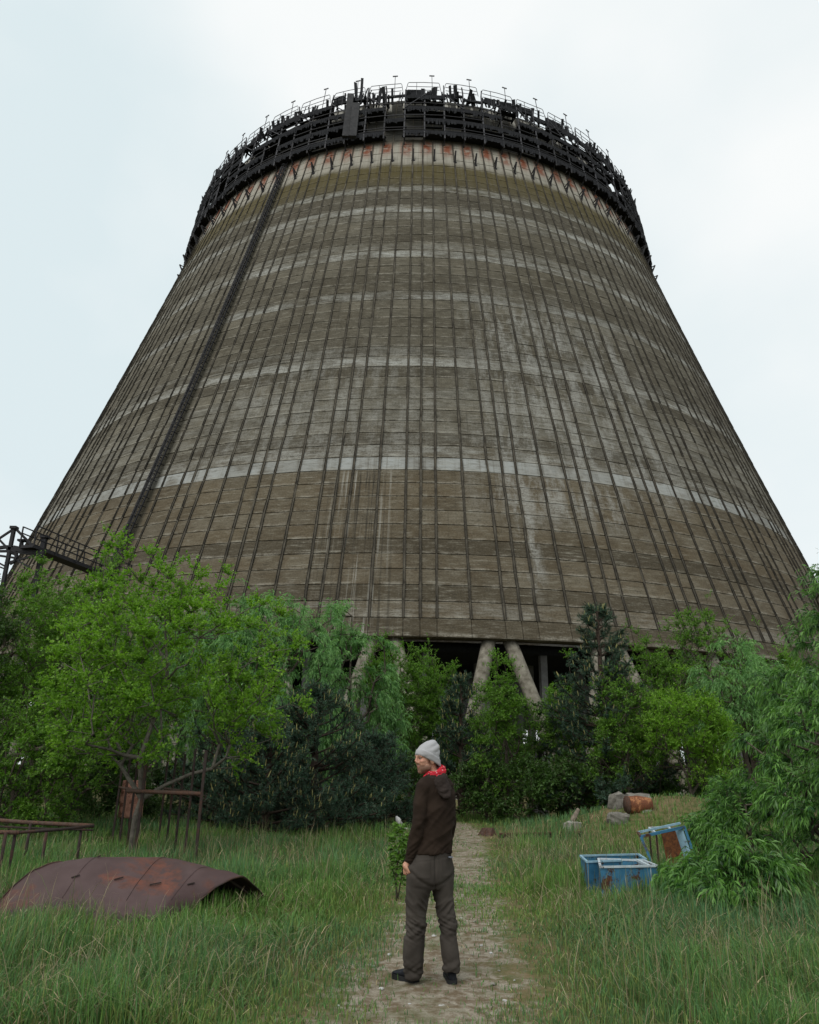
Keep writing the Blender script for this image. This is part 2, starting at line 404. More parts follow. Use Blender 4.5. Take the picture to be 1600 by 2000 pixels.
    jr = t.math('FRACT', t.math('DIVIDE', t.math('SUBTRACT', v, ZROW), LIFT))
    je = t.math('MULTIPLY', t.ramp(jr, [(0.0, 1.0), (0.06, 0.6), (0.2, 0.0), (0.9, 0.0), (1.0, 0.8)]), t.ramp(t.noise(t.mapping(uv, (0.5, 1, 0.9), (31, 0, 8)), 1.0, 6, 0.75), [(0.46, 0.0), (0.56, 0.9)]))
    c = t.mix(t.math('MULTIPLY', je, wear), c, (0.37, 0.355, 0.31))
    c = t.mix(t.math('MULTIPLY', t.ramp(jr, [(0.0, 0.0), (0.93, 0.0), (0.985, 0.75)]), t.ramp(mid, [(0.35, 1.0), (0.6, 0.1)])), c, (0.03, 0.027, 0.02))
    # lime that ran down to the right of the middle
    def run(u0, w, z0, z1, k):
        cen = t.ramp(t.math('ABSOLUTE', t.math('DIVIDE', t.math('SUBTRACT', u, u0), 40.0)), [(w * 0.4 / 40, 1.0), (w / 40, 0.0)])
        zz = t.ramp(v1, [((z0 - 3) / 100, 0.0), (z0 / 100, k), (z1 / 100, k), ((z1 + 5) / 100, 0.0)])
        return t.math('MULTIPLY', cen, zz)
    zone = t.math('MAXIMUM', t.math('MAXIMUM', run(12.0, 9.0, 22, 44, 0.9), run(8.3, 1.2, 16, 42, 1.0)), t.math('MAXIMUM', run(20.0, 7.0, 25, 42, 0.8), run(-9, 14, 27, 36, 0.5)))
    zf = t.math('MULTIPLY', zone, t.ramp(t.noise(t.mapping(uv, (0.6, 1, 0.2), (3, 0, 1)), 1.0, 7, 0.78), [(0.46, 0.0), (0.58, 0.95)]))
    c = t.mix(t.math('MULTIPLY', zf, wear), c, (0.33, 0.335, 0.32))
    # dark and pale downward streaks
    c = t.mix(t.ramp(drip, [(0.26, 0.6), (0.42, 0.0)]), c, (0.05, 0.046, 0.036))
    dz = t.math('MULTIPLY', t.ramp(t.math('ABSOLUTE', t.math('DIVIDE', t.math('ADD', u, 4.0), 10.0)), [(0.1, 1.0), (0.32, 0.0)]), t.ramp(v1, [(0.1, 1.0), (0.245, 1.0), (0.249, 0.0)]))
    c = t.mix(t.math('MULTIPLY', dz, t.ramp(drip, [(0.56, 0.0), (0.64, 0.8)])), c, (0.36, 0.36, 0.335))
    c = t.mix(t.math('MULTIPLY', dz, t.ramp(drip, [(0.38, 0.8), (0.47, 0.0)])), c, (0.04, 0.037, 0.03))
    # head of the shell: moss and ochre, then pale cleaner concrete with rust, then dark soot under the walkway
    vt = t.math('DIVIDE', t.math('ADD', v, t.math('MULTIPLY', t.math('SUBTRACT', mid, 0.5), 1.6)), 100.0)
    moss = t.ramp(vt, [(0.635, 0.0), (0.672, 0.9), (0.69, 0.95), (0.698, 0.0)])
    c = t.mix(t.math('MULTIPLY', moss, t.ramp(drip, [(0.3, 1.0), (0.7, 0.45)])), c, (0.085, 0.068, 0.018))
    pale = t.ramp(vt, [(0.688, 0.0), (0.7, 0.85), (0.73, 0.85), (0.742, 0.0)])
    c = t.mix(t.math('MULTIPLY', pale, t.ramp(drip, [(0.3, 0.55), (0.55, 1.0)])), c, (0.40, 0.385, 0.34))
    # rust under each anchor
    ph = t.math('FRACT', t.math('DIVIDE', t.math('SUBTRACT', th, SPK0 + DEL * 0.15), DEL))
    rr = t.math('MULTIPLY', t.ramp(t.math('ABSOLUTE', t.math('SUBTRACT', ph, 0.5)), [(0.1, 1.0), (0.42, 0.0)]), t.ramp(vt, [(0.708, 0.0), (0.72, 0.9), (0.735, 1.0), (0.742, 0.0)]))
    rr = t.math('MULTIPLY', rr, t.ramp(t.noise(t.mapping(uv, (0.7, 1, 1.0), (7, 0, 2)), 1.0, 5, 0.7), [(0.34, 0.0), (0.52, 1.0)]))
    c = t.mix(rr, c, (0.2, 0.06, 0.03))
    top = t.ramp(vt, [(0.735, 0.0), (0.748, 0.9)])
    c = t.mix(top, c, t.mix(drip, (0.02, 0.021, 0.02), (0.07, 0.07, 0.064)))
    wp = t.math('MULTIPLY', t.ramp(vt, [(0.806, 0.0), (0.812, 0.9), (0.826, 0.9), (0.83, 0.0)]), t.ramp(t.noise(t.mapping(uv, (0.4, 1, 0.05), (2, 0, 3)), 1.0, 2, 0.5), [(0.5, 0.0), (0.54, 1.0)]))
    c = t.mix(wp, c, (0.5, 0.49, 0.45))
    # dark stripe in the shell colour along the ladder
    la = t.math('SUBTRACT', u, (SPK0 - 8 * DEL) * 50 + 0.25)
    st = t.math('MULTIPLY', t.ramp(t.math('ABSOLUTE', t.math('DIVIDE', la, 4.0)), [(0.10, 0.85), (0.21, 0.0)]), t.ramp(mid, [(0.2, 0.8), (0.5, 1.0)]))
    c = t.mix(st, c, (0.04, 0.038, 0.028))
    h = t.math('ADD', fine, t.math('ADD', t.math('MULTIPLY', ring2, 0.8), t.math('MULTIPLY', grain, 0.3)))
    c = t.mix(1.0, c, (0.84, 0.83, 0.80), 'MULTIPLY')
    return t.done(t.pbsdf(c, 0.95, h, 0.7, 0.06, spec=0.15))
TOWER = empty('cooling_tower', (0, TD, 0), 0, 'huge unfinished concrete cooling tower with ribbed stained shell', 'tower')
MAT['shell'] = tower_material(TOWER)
MAT['rib'] = simple('rib_concrete', (0.028, 0.024, 0.018), (0.105, 0.094, 0.072), 1.1, 0.95, 0.4)
MAT['rib_edge'] = simple('rib_edge', (0.01, 0.009, 0.007), (0.05, 0.045, 0.035), 1.4, 0.95, 0.3)

def build_tower():
    rng = np.random.default_rng(7)
    # backing shell (closed wall: outer skin, lip, inner skin)
    zs = np.concatenate([[ZLIP], np.linspace(ZLIP + 0.6, ZTOP, 40)]); n = 288
    th = np.arange(n) * 2 * math.pi / n
    rings = [pol_np(tr(z) - 0.09, th, z) for z in zs] + [pol_np(tr(z) - 0.75, th, z) for z in zs[::-1]]
    V = np.concatenate(rings); m = len(rings)
    Q = []
    for i in range(m):
        a = i * n + np.arange(n); b = i * n + (np.arange(n) + 1) % n; j = ((i + 1) % m) * n
        Q.append(np.stack([a, b, j + (np.arange(n) + 1) % n, j + np.arange(n)], 1))
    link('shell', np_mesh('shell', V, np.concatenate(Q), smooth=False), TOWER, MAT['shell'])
    # lip beam
    zs = [ZLIP - 0.12, ZLIP + 0.75]; V = []
    for z, r in ((ZLIP - 0.12, tr(ZLIP) - 0.08), (ZLIP + 0.72, tr(ZLIP + 0.72) - 0.12), (ZLIP + 0.72, tr(ZLIP) - 1.1), (ZLIP - 0.12, tr(ZLIP) - 1.1)):
        V.append(pol_np(r, th, z))
    V = np.concatenate(V); Q = []
    for i in range(4):
        j = (i + 1) % 4
        Q.append(np.stack([i * n + np.arange(n), i * n + (np.arange(n) + 1) % n, j * n + (np.arange(n) + 1) % n, j * n + np.arange(n)], 1))
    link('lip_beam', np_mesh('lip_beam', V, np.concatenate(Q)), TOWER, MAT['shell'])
    # panels between the ribs, lift by lift
    rows = [(ZLIP - 0.1, ZROW)] + [(ZROW + i * LIFT, ZROW + (i + 1) * LIFT) for i in range(int((ZTOP - ZROW) / LIFT))]
    def bays(k, z):
        r = float(tr(z)); c = PHI0 + 2 * DEL * k; a = 1.2 / r
        return [c - a, c, c + a, c + DEL, c + 2 * DEL - a]
    cand = []
    for ri, (z0, z1) in enumerate(rows):
        for k in range(-16, 16):
            e0, e1 = bays(k, z0), bays(k, z1)
            for b in range(4):
                cand.append((ri, k, b, e0[b], e0[b + 1], e1[b], e1[b + 1]))
    # the largest in view become parts
    def size(cn):
        ri, k, b, a0, b0, a1, b1 = cn; z = rows[ri][0]
        th = (a0 + b0) / 2; p = np.array(pol(tr(z), th, z)) + np.array([0, TD, 0]) - CAM
        d = p @ C_F; x = p @ C_R / d * F_PX; y = p @ C_U / d * F_PX
        if abs(x) > 800 or d < 1: return 0
        yy = 1000 - y
        xx = x + 800
        hide = 1250 - 0.0 * xx
        if xx < 500: hide = 1090
        elif xx < 700: hide = 1150
        if yy > hide: return 0
        nrm = np.array([math.sin(th), -math.cos(th), 0.3]); f = max(0, -(p @ nrm) / np.linalg.norm(p))
        return (b0 - a0) * tr(z) * f / d ** 2
    order = sorted(range(len(cand)), key=lambda i: -size(cand[i]))
    single = set(order[:296])
    def panel_geo(z0, z1, a0, b0, a1, b1, off):
        g0 = 0.035 / float(tr(z0)); e = 0.035; out = []
        for dz, r_off, gg in ((0, -0.1, 0.0), (e, off, 1.0)):
            for z, (a, b), s in ((z0, (a0, b0), 1), (z1, (a1, b1), -1)):
                zz = z + s * (0.012 + dz * 0.6); r = float(tr(zz)) + r_off
                out.append(pol(r, a + g0 * (0.2 + 0.6 * gg), zz)); out.append(pol(r, b - g0 * (0.2 + 0.6 * gg), zz))
        return out      # 0..3 back (z0a z0b z1a z1b), 4..7 front
    PF = [(4, 5, 7, 6), (0, 1, 5, 4), (1, 3, 7, 5), (3, 2, 6, 7), (2, 0, 4, 6)]
    cache = {}; V = []; F = []
    for i, (ri, k, b, a0, b0, a1, b1) in enumerate(cand):
        z0, z1 = rows[ri]; off = float(rng.normal(0, 0.012)) + (0.02 if rng.random() < 0.06 else 0)
        if i in single:
            key = (ri, b)
            c = PHI0 + 2 * DEL * k
            if key not in cache:
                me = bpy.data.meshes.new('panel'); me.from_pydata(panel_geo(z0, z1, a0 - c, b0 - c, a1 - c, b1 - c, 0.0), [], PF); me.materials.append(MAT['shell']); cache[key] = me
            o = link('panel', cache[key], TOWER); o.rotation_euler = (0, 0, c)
            o.location = (off * math.sin((a0 + b0) / 2), -off * math.cos((a0 + b0) / 2), 0)
        else:
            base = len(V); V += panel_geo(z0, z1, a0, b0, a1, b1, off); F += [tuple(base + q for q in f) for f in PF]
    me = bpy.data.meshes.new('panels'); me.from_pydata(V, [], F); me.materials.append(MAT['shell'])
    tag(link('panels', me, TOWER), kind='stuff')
    # ribs: two rails with a strip between, broken at every lift
    zr = [r_[0] for r_ in rows[1:]] + [rows[-1][1]]
    for k in range(-15, 16):
        for b in range(4):
            mb = MB(); S = []
            jit = rng.normal(0, 0.012, len(zr)); ww = rng.normal(0, 0.012, len(zr))
            for q, z in enumerate(zr):
                r = float(tr(z)); S.append((bays(k, z)[b] + jit[q] / r, r, z, 0.084 - 0.022 * q / len(zr) + max(-0.02, ww[q])))
            if not (-1.75 < S[0][0] < 1.75): continue
            for q in range(len(S) - 1):
                t0, r0, z0, w0 = S[q]; t1, r1, z1, w1 = S[q + 1]
                if q == 0: z0 += 0.0
                # strip
                P = [pol(r0 + 0.045, t0 - w0 / r0, z0), pol(r0 + 0.045, t0 + w0 / r0, z0), pol(r1 + 0.045, t1 + w1 / r1, z1), pol(r1 + 0.045, t1 - w1 / r1, z1)]
                mb.add(P, [(0, 1, 2, 3)])
                for s in (-1, 1):
                    if rng.random() < 0.05: continue
                    fq = q / len(S); h = (0.085 + rng.random() * 0.05) * (1 - 0.35 * fq); ew = 0.03 - 0.012 * fq
                    za, zb = z0 + 0.02 + rng.random() * 0.03, z1 - 0.02 - rng.random() * 0.03
                    wi, wo = w0 - ew * 0.4, w0 + ew * 0.6; wi2, wo2 = w1 - ew * 0.4, w1 + ew * 0.6
                    P = []
                    for (tt, rr, zz, a, bb) in ((t0, r0, za, wi, wo), (t1, r1, zb, wi2, wo2)):
                        P += [pol(rr - 0.03, tt + s * a / rr, zz), pol(rr + h, tt + s * a / rr, zz), pol(rr + h, tt + s * bb / rr, zz), pol(rr - 0.03, tt + s * bb / rr, zz)]
                    mb.add(P, [(0, 1, 5, 4), (1, 2, 6, 5), (2, 3, 7, 6), (0, 3, 2, 1)])
            me = mb.mesh('rib', MAT['rib']); me.materials.append(MAT['rib_edge'])
            mi = [0 if len(p.vertices) == 4 and p.index % 11 == 0 else 1 for p in me.polygons]
            # the strip faces come first in every lift; find them by their width
            for p in me.polygons:
                vs_ = [me.vertices[v_].co for v_ in p.vertices]
                d_ = (vs_[0] - vs_[1]).length
                rmin = min(math.hypot(v_.x, v_.y) - float(tr(v_.z)) for v_ in vs_); rmax = max(math.hypot(v_.x, v_.y) - float(tr(v_.z)) for v_ in vs_)
                p.material_index = 0 if (rmax - rmin) < 0.012 and rmax < 0.06 else 1
            link('rib', me, TOWER)
    # anchors in the pale band: V-shaped dark brackets
    mb = MB(); z = 70.3; r = float(tr(z))
    mb.bar((0, -r + 0.05, z - 0.75), (0, -r - 0.7, z + 0.85), 0.17); mb.bar((0, -r + 0.25, z + 0.55), (0, -r - 0.7, z + 0.85), 0.1); mb.bar((0, -r + 0.1, z + 0.1), (0, -r - 0.4, z + 0.35), 0.08)
    mb.box((0, -r, z - 0.6), (0.42, 0.25, 0.8))
    me = mb.mesh('bracket', MAT['steel_dark'])
    for k in range(-23, 22):
        o = link('bracket', me, TOWER); o.rotation_euler = (0, 0, SPK0 + k * DEL)
    # raking columns in pairs under the lip
    rl = float(tr(ZLIP)); step = 2 * math.pi / 42
    mb = MB()
    top, foot = (0.75 / rl), (step / 2 - 0.5 / rl)
    pts = [pol(rl - 0.95 + 0.33 * (ZLIP - zz), top + (foot - top) * (ZLIP - zz) / ZLIP, zz) for zz in np.linspace(ZLIP + 0.05, -0.3, 6)]
    mb.tube(pts, 0.5, 12); me = mb.mesh('column', MAT['leg_concrete'], True)
    mb = MB(); mb.tube([(-p[0], p[1], p[2]) for p in pts], 0.5, 12); me2 = mb.mesh('column', MAT['leg_concrete'], True)
    for k in range(42):
        a = 0.1135 + k * step
        for q in (me, me2):
            o = link('column', q, TOWER); o.rotation_euler = (0, 0, a)
    # plinth blocks under each foot
    mb = MB(); p = pts[-1]; mb.box((0, -(math.hypot(p[0], p[1])), 0.3), (2.6, 1.8, 1.0)); me = mb.mesh('plinth', MAT['concrete'])
    for k in range(42):
        o = link('plinth', me, TOWER); o.rotation_euler = (0, 0, 0.1135 + (k + 0.5) * step)
    # inside: fill deck under the lip, its posts and the grey wall panels
    n = 96; th = np.arange(n) * 2 * math.pi / n
    V = np.concatenate([pol_np(rl - 3.0, th, 10.6), pol_np(rl - 3.0, th, 9.9), np.array([[0, 0, 10.6], [0, 0, 9.9]])])
    T_ = [(i, (i + 1) % n, 2 * n) for i in range(n)] + [(n + (i + 1) % n, n + i, 2 * n + 1) for i in range(n)]
    Q = [(i, n + i, n + (i + 1) % n, (i + 1) % n) for i in range(n)]
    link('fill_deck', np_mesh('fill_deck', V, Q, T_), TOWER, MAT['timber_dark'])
    for r_ in (rl - 3.4, rl - 9.0, rl - 15):
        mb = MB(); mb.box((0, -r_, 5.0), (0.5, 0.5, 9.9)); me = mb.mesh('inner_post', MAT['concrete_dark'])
        for k in range(-22, 23):
            o = link('inner_post', me, TOWER); o.rotation_euler = (0, 0, k * 4.4 / r_ + 0.02)
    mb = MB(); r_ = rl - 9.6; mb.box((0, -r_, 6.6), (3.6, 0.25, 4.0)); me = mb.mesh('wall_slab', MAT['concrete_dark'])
    for k in range(-14, 15):
        if k in (2, -3, 6, 9): continue
        o = link('wall_slab', me, TOWER); o.rotation_euler = (0, 0, (k + 0.5) * 4.4 / (rl - 9.0) + 0.02)
def build_screen():
    rl = float(tr(ZLIP)); r_ = rl - 21; mb = MB(); mb.box((0, -r_, 3.2), (4.1, 0.25, 6.4)); me = mb.mesh('inner_slab', MAT['concrete_dark'])
    for k in range(-26, 26):
        if k in (-7, 3, 9): continue
        o = link('inner_slab', me, TOWER); o.rotation_euler = (0, 0, k * 4.2 / r_)
build_tower()
build_screen()

def build_ladder():
    a0 = SPK0 - 8 * DEL + 0.004
    root = empty('caged_ladder', (0, TD, 0), 0, 'dark caged steel ladder climbing the left side of the tower shell', 'ladder')
    zs = np.arange(9.5, 74, 0.9)
    def P(z, r_off, lat):
        r = float(tr(z)); th = a0 + lat / r
        return pol(r + r_off, th, z)
    for s in (-1, 1):
        mb = MB(); mb.tube([P(z, 0.35, s * 0.3) for z in np.arange(9.5, 74.1, 2.15)], 0.055, 5)
        mb.build('stile', MAT['steel_dark'], root)
    mb = MB()
    for z in np.arange(9.8, 74, 0.55): mb.bar(P(z, 0.35, -0.3), P(z, 0.35, 0.3), 0.045)
    tag(mb.build('rungs', MAT['steel_dark'], root), kind='stuff')
    for z in zs:
        mb = MB(); pts = [P(z, 0.3 + 0.42 * math.sin(q), 0.36 * math.cos(q)) for q in np.linspace(0, math.pi, 9)]
        mb.tube(pts, 0.045, 4, False)
        for s in (-1, 1): mb.bar(P(z, -0.05, s * 0.3), P(z, 0.35, s * 0.3), 0.06)
        mb.build('cage_hoop', MAT['steel_dark'], root)
    for q in (0.35, 0.95, math.pi / 2, math.pi - 0.95, math.pi - 0.35):
        mb = MB(); mb.tube([P(z, 0.3 + 0.42 * math.sin(q), 0.36 * math.cos(q)) for z in np.arange(10, 73.9, 2.1)], 0.035, 4)
        mb.build('cage_bar', MAT['steel_dark'], root)
build_ladder()

# ------------------------------------------------------------------ scaffold walkway round the rim
def build_scaffold():
    rng = np.random.default_rng(21); rd = random.Random(5)
    root = empty('scaffold_walkway', (0, TD, 0), 0, 'ruined dark steel scaffold walkway ringing the rim of the cooling tower', 'scaffold')
    K = range(-27, 27); off = DEL * 0.52
    DZ = [74.5, 76.7, 78.9, 81.0]
    RO = 1.25
    def R(z, o): return float(tr(z)) + o
    rin = -0.1; rout = RO - 0.15                # offsets from a line between the shell's lean and plumb
    def P(r, th, z): return pol(float(tr(z)) * 0.45 + float(tr(75.0)) * 0.55 + r, th, z)
    orig = []
    for z in DZ:
        mb = MB(); mb.bar(P(rin - 0.5, 0, z - 0.12), P(rout + 0.1, 0, z - 0.12), 0.14, 0.2); orig.append(mb.mesh('outrigger', MAT['steel_dark']))
    mb = MB(); mb.bar(P(rin, 0, 72.9), P(rout, 0, 74.4), 0.12); orig.append(mb.mesh('knee_brace', MAT['steel_dark']))
    for k in K:
        a, b = SPK0 + k * DEL + off, SPK0 + (k + 1) * DEL + off
        # post
        mb = MB(); mb.bar(P(rout, a, 73.6), P(rout - 0.1, a, 82.5), 0.17, 0.17)
        if rd.random() < 0.5: mb.bar(P(rout - 0.1, a, 82.5), P(rout - 0.1, a + rd.uniform(-.006, .006), 83.5), 0.12)
        mb.build('post', MAT['steel_grey'] if rd.random() < 0.6 else MAT['steel_dark'], root)
        for me_ in orig:
            o_ = link('outrigger' if me_ is not orig[-1] else 'knee_brace', me_, root); o_.rotation_euler = (0, 0, a)
        for q, z in enumerate(DZ):
            # deck: ragged boards
            if rd.random() < (0.04, 0.1, 0.12, 0.3)[q]: continue
            mb = MB(); nb = 5
            for j in range(nb):
                if rd.random() < (0.05, 0.12, 0.15, 0.35)[q]: continue
                r_ = rin - (0.4 if q > 1 else 0) + (j + 0.5) / nb * (rout - rin + (0.4 if q > 1 else 0))
                e0, e1 = rd.uniform(-0.008, 0.006), rd.uniform(-0.006, 0.008)
                dz0, dz1 = rd.uniform(-.06, .08), rd.uniform(-.06, .08)
                mb.bar(P(r_, a + e0, z + dz0), P(r_, b + e1, z + dz1), 0.3, 0.07)
            # fringe of rags and board ends under the edge
            for j in range(rd.randint(7, 12)):
                th = a + (b - a) * rd.random(); h = rd.uniform(0.2, 0.75)
                mb.bar(P(rout + 0.06, th, z + 0.12), P(rout + 0.06, th + rd.uniform(-.002, .002), z - h), rd.uniform(0.1, 0.34), 0.05)
            mb.bar(P(rout + 0.02, a, z + 0.1), P(rout + 0.02, b, z + 0.1), 0.08, 0.55)
            if mb.v: mb.build('deck', MAT['timber_dark'], root)
        # guard rails of the lower tiers
        for q, z in enumerate(DZ[:3]):
            if rd.random() < 0.12: continue
            mb = MB()
            for h in ((0.95,) if q else (0.5, 0.95)):
                mb.bar(P(rout + 0.08, a, z + h + rd.uniform(-.05, .05)), P(rout + 0.08, b, z + h + rd.uniform(-.05, .05)), 0.075)
            mb.build('guard_rail', MAT['steel_grey'] if rd.random() < .2 else MAT['steel_dark'], root)
        # brace
        if k % 2 == 0:
            mb = MB(); s = rd.choice((0, 0, 1))
            za, zb = (81.6, 79.2) if not s else (79.0, 81.4)
            mb.bar(P(rout + 0.1, a, za), P(rout + 0.1, b, zb), 0.1)
            mb.build('brace', MAT['steel_grey'], root)
        # top rail section on tall stanchions, with gaps
        if k % 2 == 0:
            c = SPK0 + (k + 2) * DEL + off
            lo, hi = a + DEL * 0.1, c - DEL * 0.22
            rr = rout - 0.2; zt = 84.0 + rd.uniform(-.15, .15); mb = MB()
            mb.tube([P(rr, lo - 0.006, zt - 1.5), P(rr, lo, zt - 0.2), P(rr, lo + .003, zt), P(rr, (lo + hi) / 2, zt + rd.uniform(-.08, .08)), P(rr, hi - .003, zt), P(rr, hi, zt - 0.2), P(rr, hi + 0.005, zt - 1.6)], 0.04, 5)
            mb.bar(P(rr, lo, zt - 0.75), P(rr, hi, zt - 0.75), 0.05); mb.bar(P(rr, lo, zt - 1.4), P(rr, hi, zt - 1.4), 0.05)
            mb.bar(P(rr, (lo * 0.72 + hi * 0.28), 81.2), P(rr, (lo * 0.72 + hi * 0.28), zt), 0.06)
            mb.build('top_rail', MAT['steel_grey'], root)
            # lightning rod with a small cross head
            th = lo + (hi - lo) * 0.78; tilt = rd.uniform(-.006, .006)
            if rd.random() < 0.92:
                mb = MB(); mb.bar(P(rr, th, 81.2), P(rr, th + tilt, 85.4), 0.07); mb.bar(P(rr, th + tilt - .009, 85.4), P(rr, th + tilt + .009, 85.4), 0.09, 0.12)
                mb.build('rod', MAT['steel_grey'], root)
        # formwork panels and broken boards on the top
        if rd.random() < 0.9:
            mb = MB(); n = rd.randint(4, 11); zb = 81.7 + rd.uniform(-.3, .3)
            if rd.random() < 0.55:
                w = rd.uniform(0.5, 1.0); x0 = rd.uniform(0, 1 - w)
                mb.bar(P(rout - 0.5, a + DEL * x0, zb + 0.55), P(rout - 0.4, a + DEL * (x0 + w), zb + 0.6 + rd.uniform(-.3, .3)), 0.2, rd.uniform(0.7, 1.3))
            for j in range(n):
                th = a + DEL * (j + rd.random()) / n
                mb.bar(P(rout - rd.uniform(0.1, 1.2), th, zb - rd.uniform(0.4, 1.2)), P(rout - rd.uniform(-0.3, 1.0), th + rd.uniform(-.012, .012), zb + rd.uniform(0.0, 1.7)), rd.uniform(0.12, 0.5), 0.08)
            mb.bar(P(rout - 0.3, a, zb + rd.uniform(-.2, .3)), P(rout - 0.3, b, zb + rd.uniform(-.3, .3)), 0.2, 0.3)
            mb.build('broken_boards', MAT['timber_dark'], root)
    # hanging cabin box and splintered boards left of the middle
    a = SPK0 - 4.4 * DEL
    mb = MB()
    mb.bar(P(rout + 0.2, a, 74.6), P(rout + 0.2, a + .001, 82.4), 0.8, 0.4); mb.bar(P(rout + 0.3, a + 0.026, 74.2), P(rout + 0.3, a + 0.026, 80.2), 0.9, 0.5)
    mb.build('cabin', simple('sheet_grey', (0.014, 0.015, 0.017), (0.04, 0.04, 0.042), 2, 0.8, 0.2), root)
    for q, (da, h, dt) in enumerate(((0.022, 85.2, -.014), (0.038, 85.8, -0.006), (0.046, 83.6, 0.01), (0.03, 84.0, 0.004))):
        mb = MB(); mb.bar(P(rout, a + da, 81.2), P(rout - .2, a + da + dt, h), 0.4 - 0.06 * q, 0.08)
        mb.build('splintered_board', MAT['timber_dark'], root)
build_scaffold()

# ------------------------------------------------------------------ trees
def norm(a): return a / np.maximum(np.linalg.norm(a, axis=-1, keepdims=True), 1e-9)
def diamonds(pos, axis, side, length, width, fold=0.0):
    """leaf-shaped quads: base, side, tip, side"""
    L_ = np.asarray(length)[:, None]; W_ = np.asarray(width)[:, None]
    nrm_ = np.cross(axis, side)
    b = pos; t = pos + axis * L_ - nrm_ * L_ * fold
    m = pos + axis * L_ * 0.45
    V = np.stack([b, m + side * W_, t, m - side * W_], 1).reshape(-1, 3)
    Q = np.arange(len(pos) * 4).reshape(-1, 4)
    return V, Q
def far_leaves(pos, axis, side, length, width):
    """leaves too far off to show more than three corners"""
    L_ = np.asarray(length)[:, None]; W_ = np.asarray(width)[:, None]
    V = np.stack([pos - side * W_ * 0.85, pos + axis * L_ * 0.35 + side * W_ * 0.95, pos + axis * L_], 1).reshape(-1, 3)
    return V, np.arange(len(pos) * 3).reshape(-1, 3)
def rand_unit(rng, n):
    return norm(rng.normal(size=(n, 3)))
def perp(rng, axis):
    return norm(np.cross(axis, rand_unit(rng, len(axis))))

def crown_points(rng, c, rx, rz, n, lobes=9, hollow=0.35, taper=0.0):
    """points spread through an uneven crown made of lobes"""
    lc = rand_unit(rng, lobes) * (rng.uniform(0.35, 0.78, (lobes, 1)))
    lr = rng.uniform(0.32, 0.55, lobes)
    out = []
    while len(out) < n:
        i = rng.integers(lobes); p = lc[i] + rand_unit(rng, 1)[0] * lr[i] * rng.uniform(hollow, 1) ** 0.6
        s = 1 - taper * (p[2] + 1) / 2
        out.append(c + p * np.array([rx * s, rx * s, rz]))
    return np.array(out)
def skeleton(rng, root_pts, targets, w=0.35, step=0.4):
    """grow from the trunk to every target; returns nodes, parents"""
    nodes = [np.array(root_pts[0], float)]; par = [-1]; path = [0.0]
    for p in root_pts[1:]:
        nodes.append(np.array(p, float)); par.append(len(nodes) - 2); path.append(path[-1] + np.linalg.norm(nodes[-1] - nodes[-2]))
    tips = []
    base = nodes[0]
    for t in targets[np.argsort(np.linalg.norm(targets - base, axis=1))]:
        A = np.array(nodes); d = np.linalg.norm(A - t, axis=1)
        pen = np.maximum(0, A[:, 2] - t[2] + 0.15 * d) * 0.9
        i = int(np.argmin(d + w * np.array(path) + pen)); i0 = i
        L_ = d[i]; k = max(1, int(L_ / step)); a = nodes[i]
        bow = rng.normal(0, 0.06, 3) * L_ + np.array([0, 0, 0.05 * L_])
        for q in range(1, k + 1):
            f = q / k; p = a * (1 - f) + t * f + bow * math.sin(f * math.pi) + (rng.normal(0, 0.018, 3) if q < k else 0)
            nodes.append(p); par.append(i); path.append(path[i] + np.linalg.norm(p - nodes[i])); i = len(nodes) - 1
        tips.append(i)
    return np.array(nodes), np.array(par), np.array(tips)
def limb_mesh(name, nodes, par, tips, r_tip, expo, rmax=1.0, n=5):
    cnt = np.zeros(len(nodes)); cnt[tips] += 1
    for i in range(len(nodes) - 1, 0, -1): cnt[par[i]] += cnt[i]
    cnt = np.maximum(cnt, 1); rad = np.minimum(r_tip * cnt ** expo, rmax)
    ch = np.arange(1, len(nodes)); a = nodes[par[ch]]; b = nodes[ch]
    ra = np.minimum(rad[par[ch]], rad[ch] * 1.6); rb = rad[ch]
    ax = norm(b - a); ref = np.where(np.abs(ax[:, 2:3]) > 0.95, np.array([[1.0, 0, 0]]), np.array([[0, 0, 1.0]]))
    u = norm(np.cross(ax, ref)); v = np.cross(ax, u)
    ang = np.arange(n) * 2 * math.pi / n
    ringf = (u[:, None, :] * np.cos(ang)[None, :, None] + v[:, None, :] * np.sin(ang)[None, :, None])
    V = np.concatenate([a[:, None, :] + ringf * ra[:, None, None], (b + ax * rb[:, None] * 0.3)[:, None, :] + ringf * rb[:, None, None]], 1).reshape(-1, 3)
    base = (np.arange(len(ch)) * 2 * n)[:, None]; k = np.arange(n)
    Q = np.stack([base + k, base + (k + 1) % n, base + n + (k + 1) % n, base + n + k], -1).reshape(-1, 4)
    return np_mesh(name, V, Q, smooth=True), rad

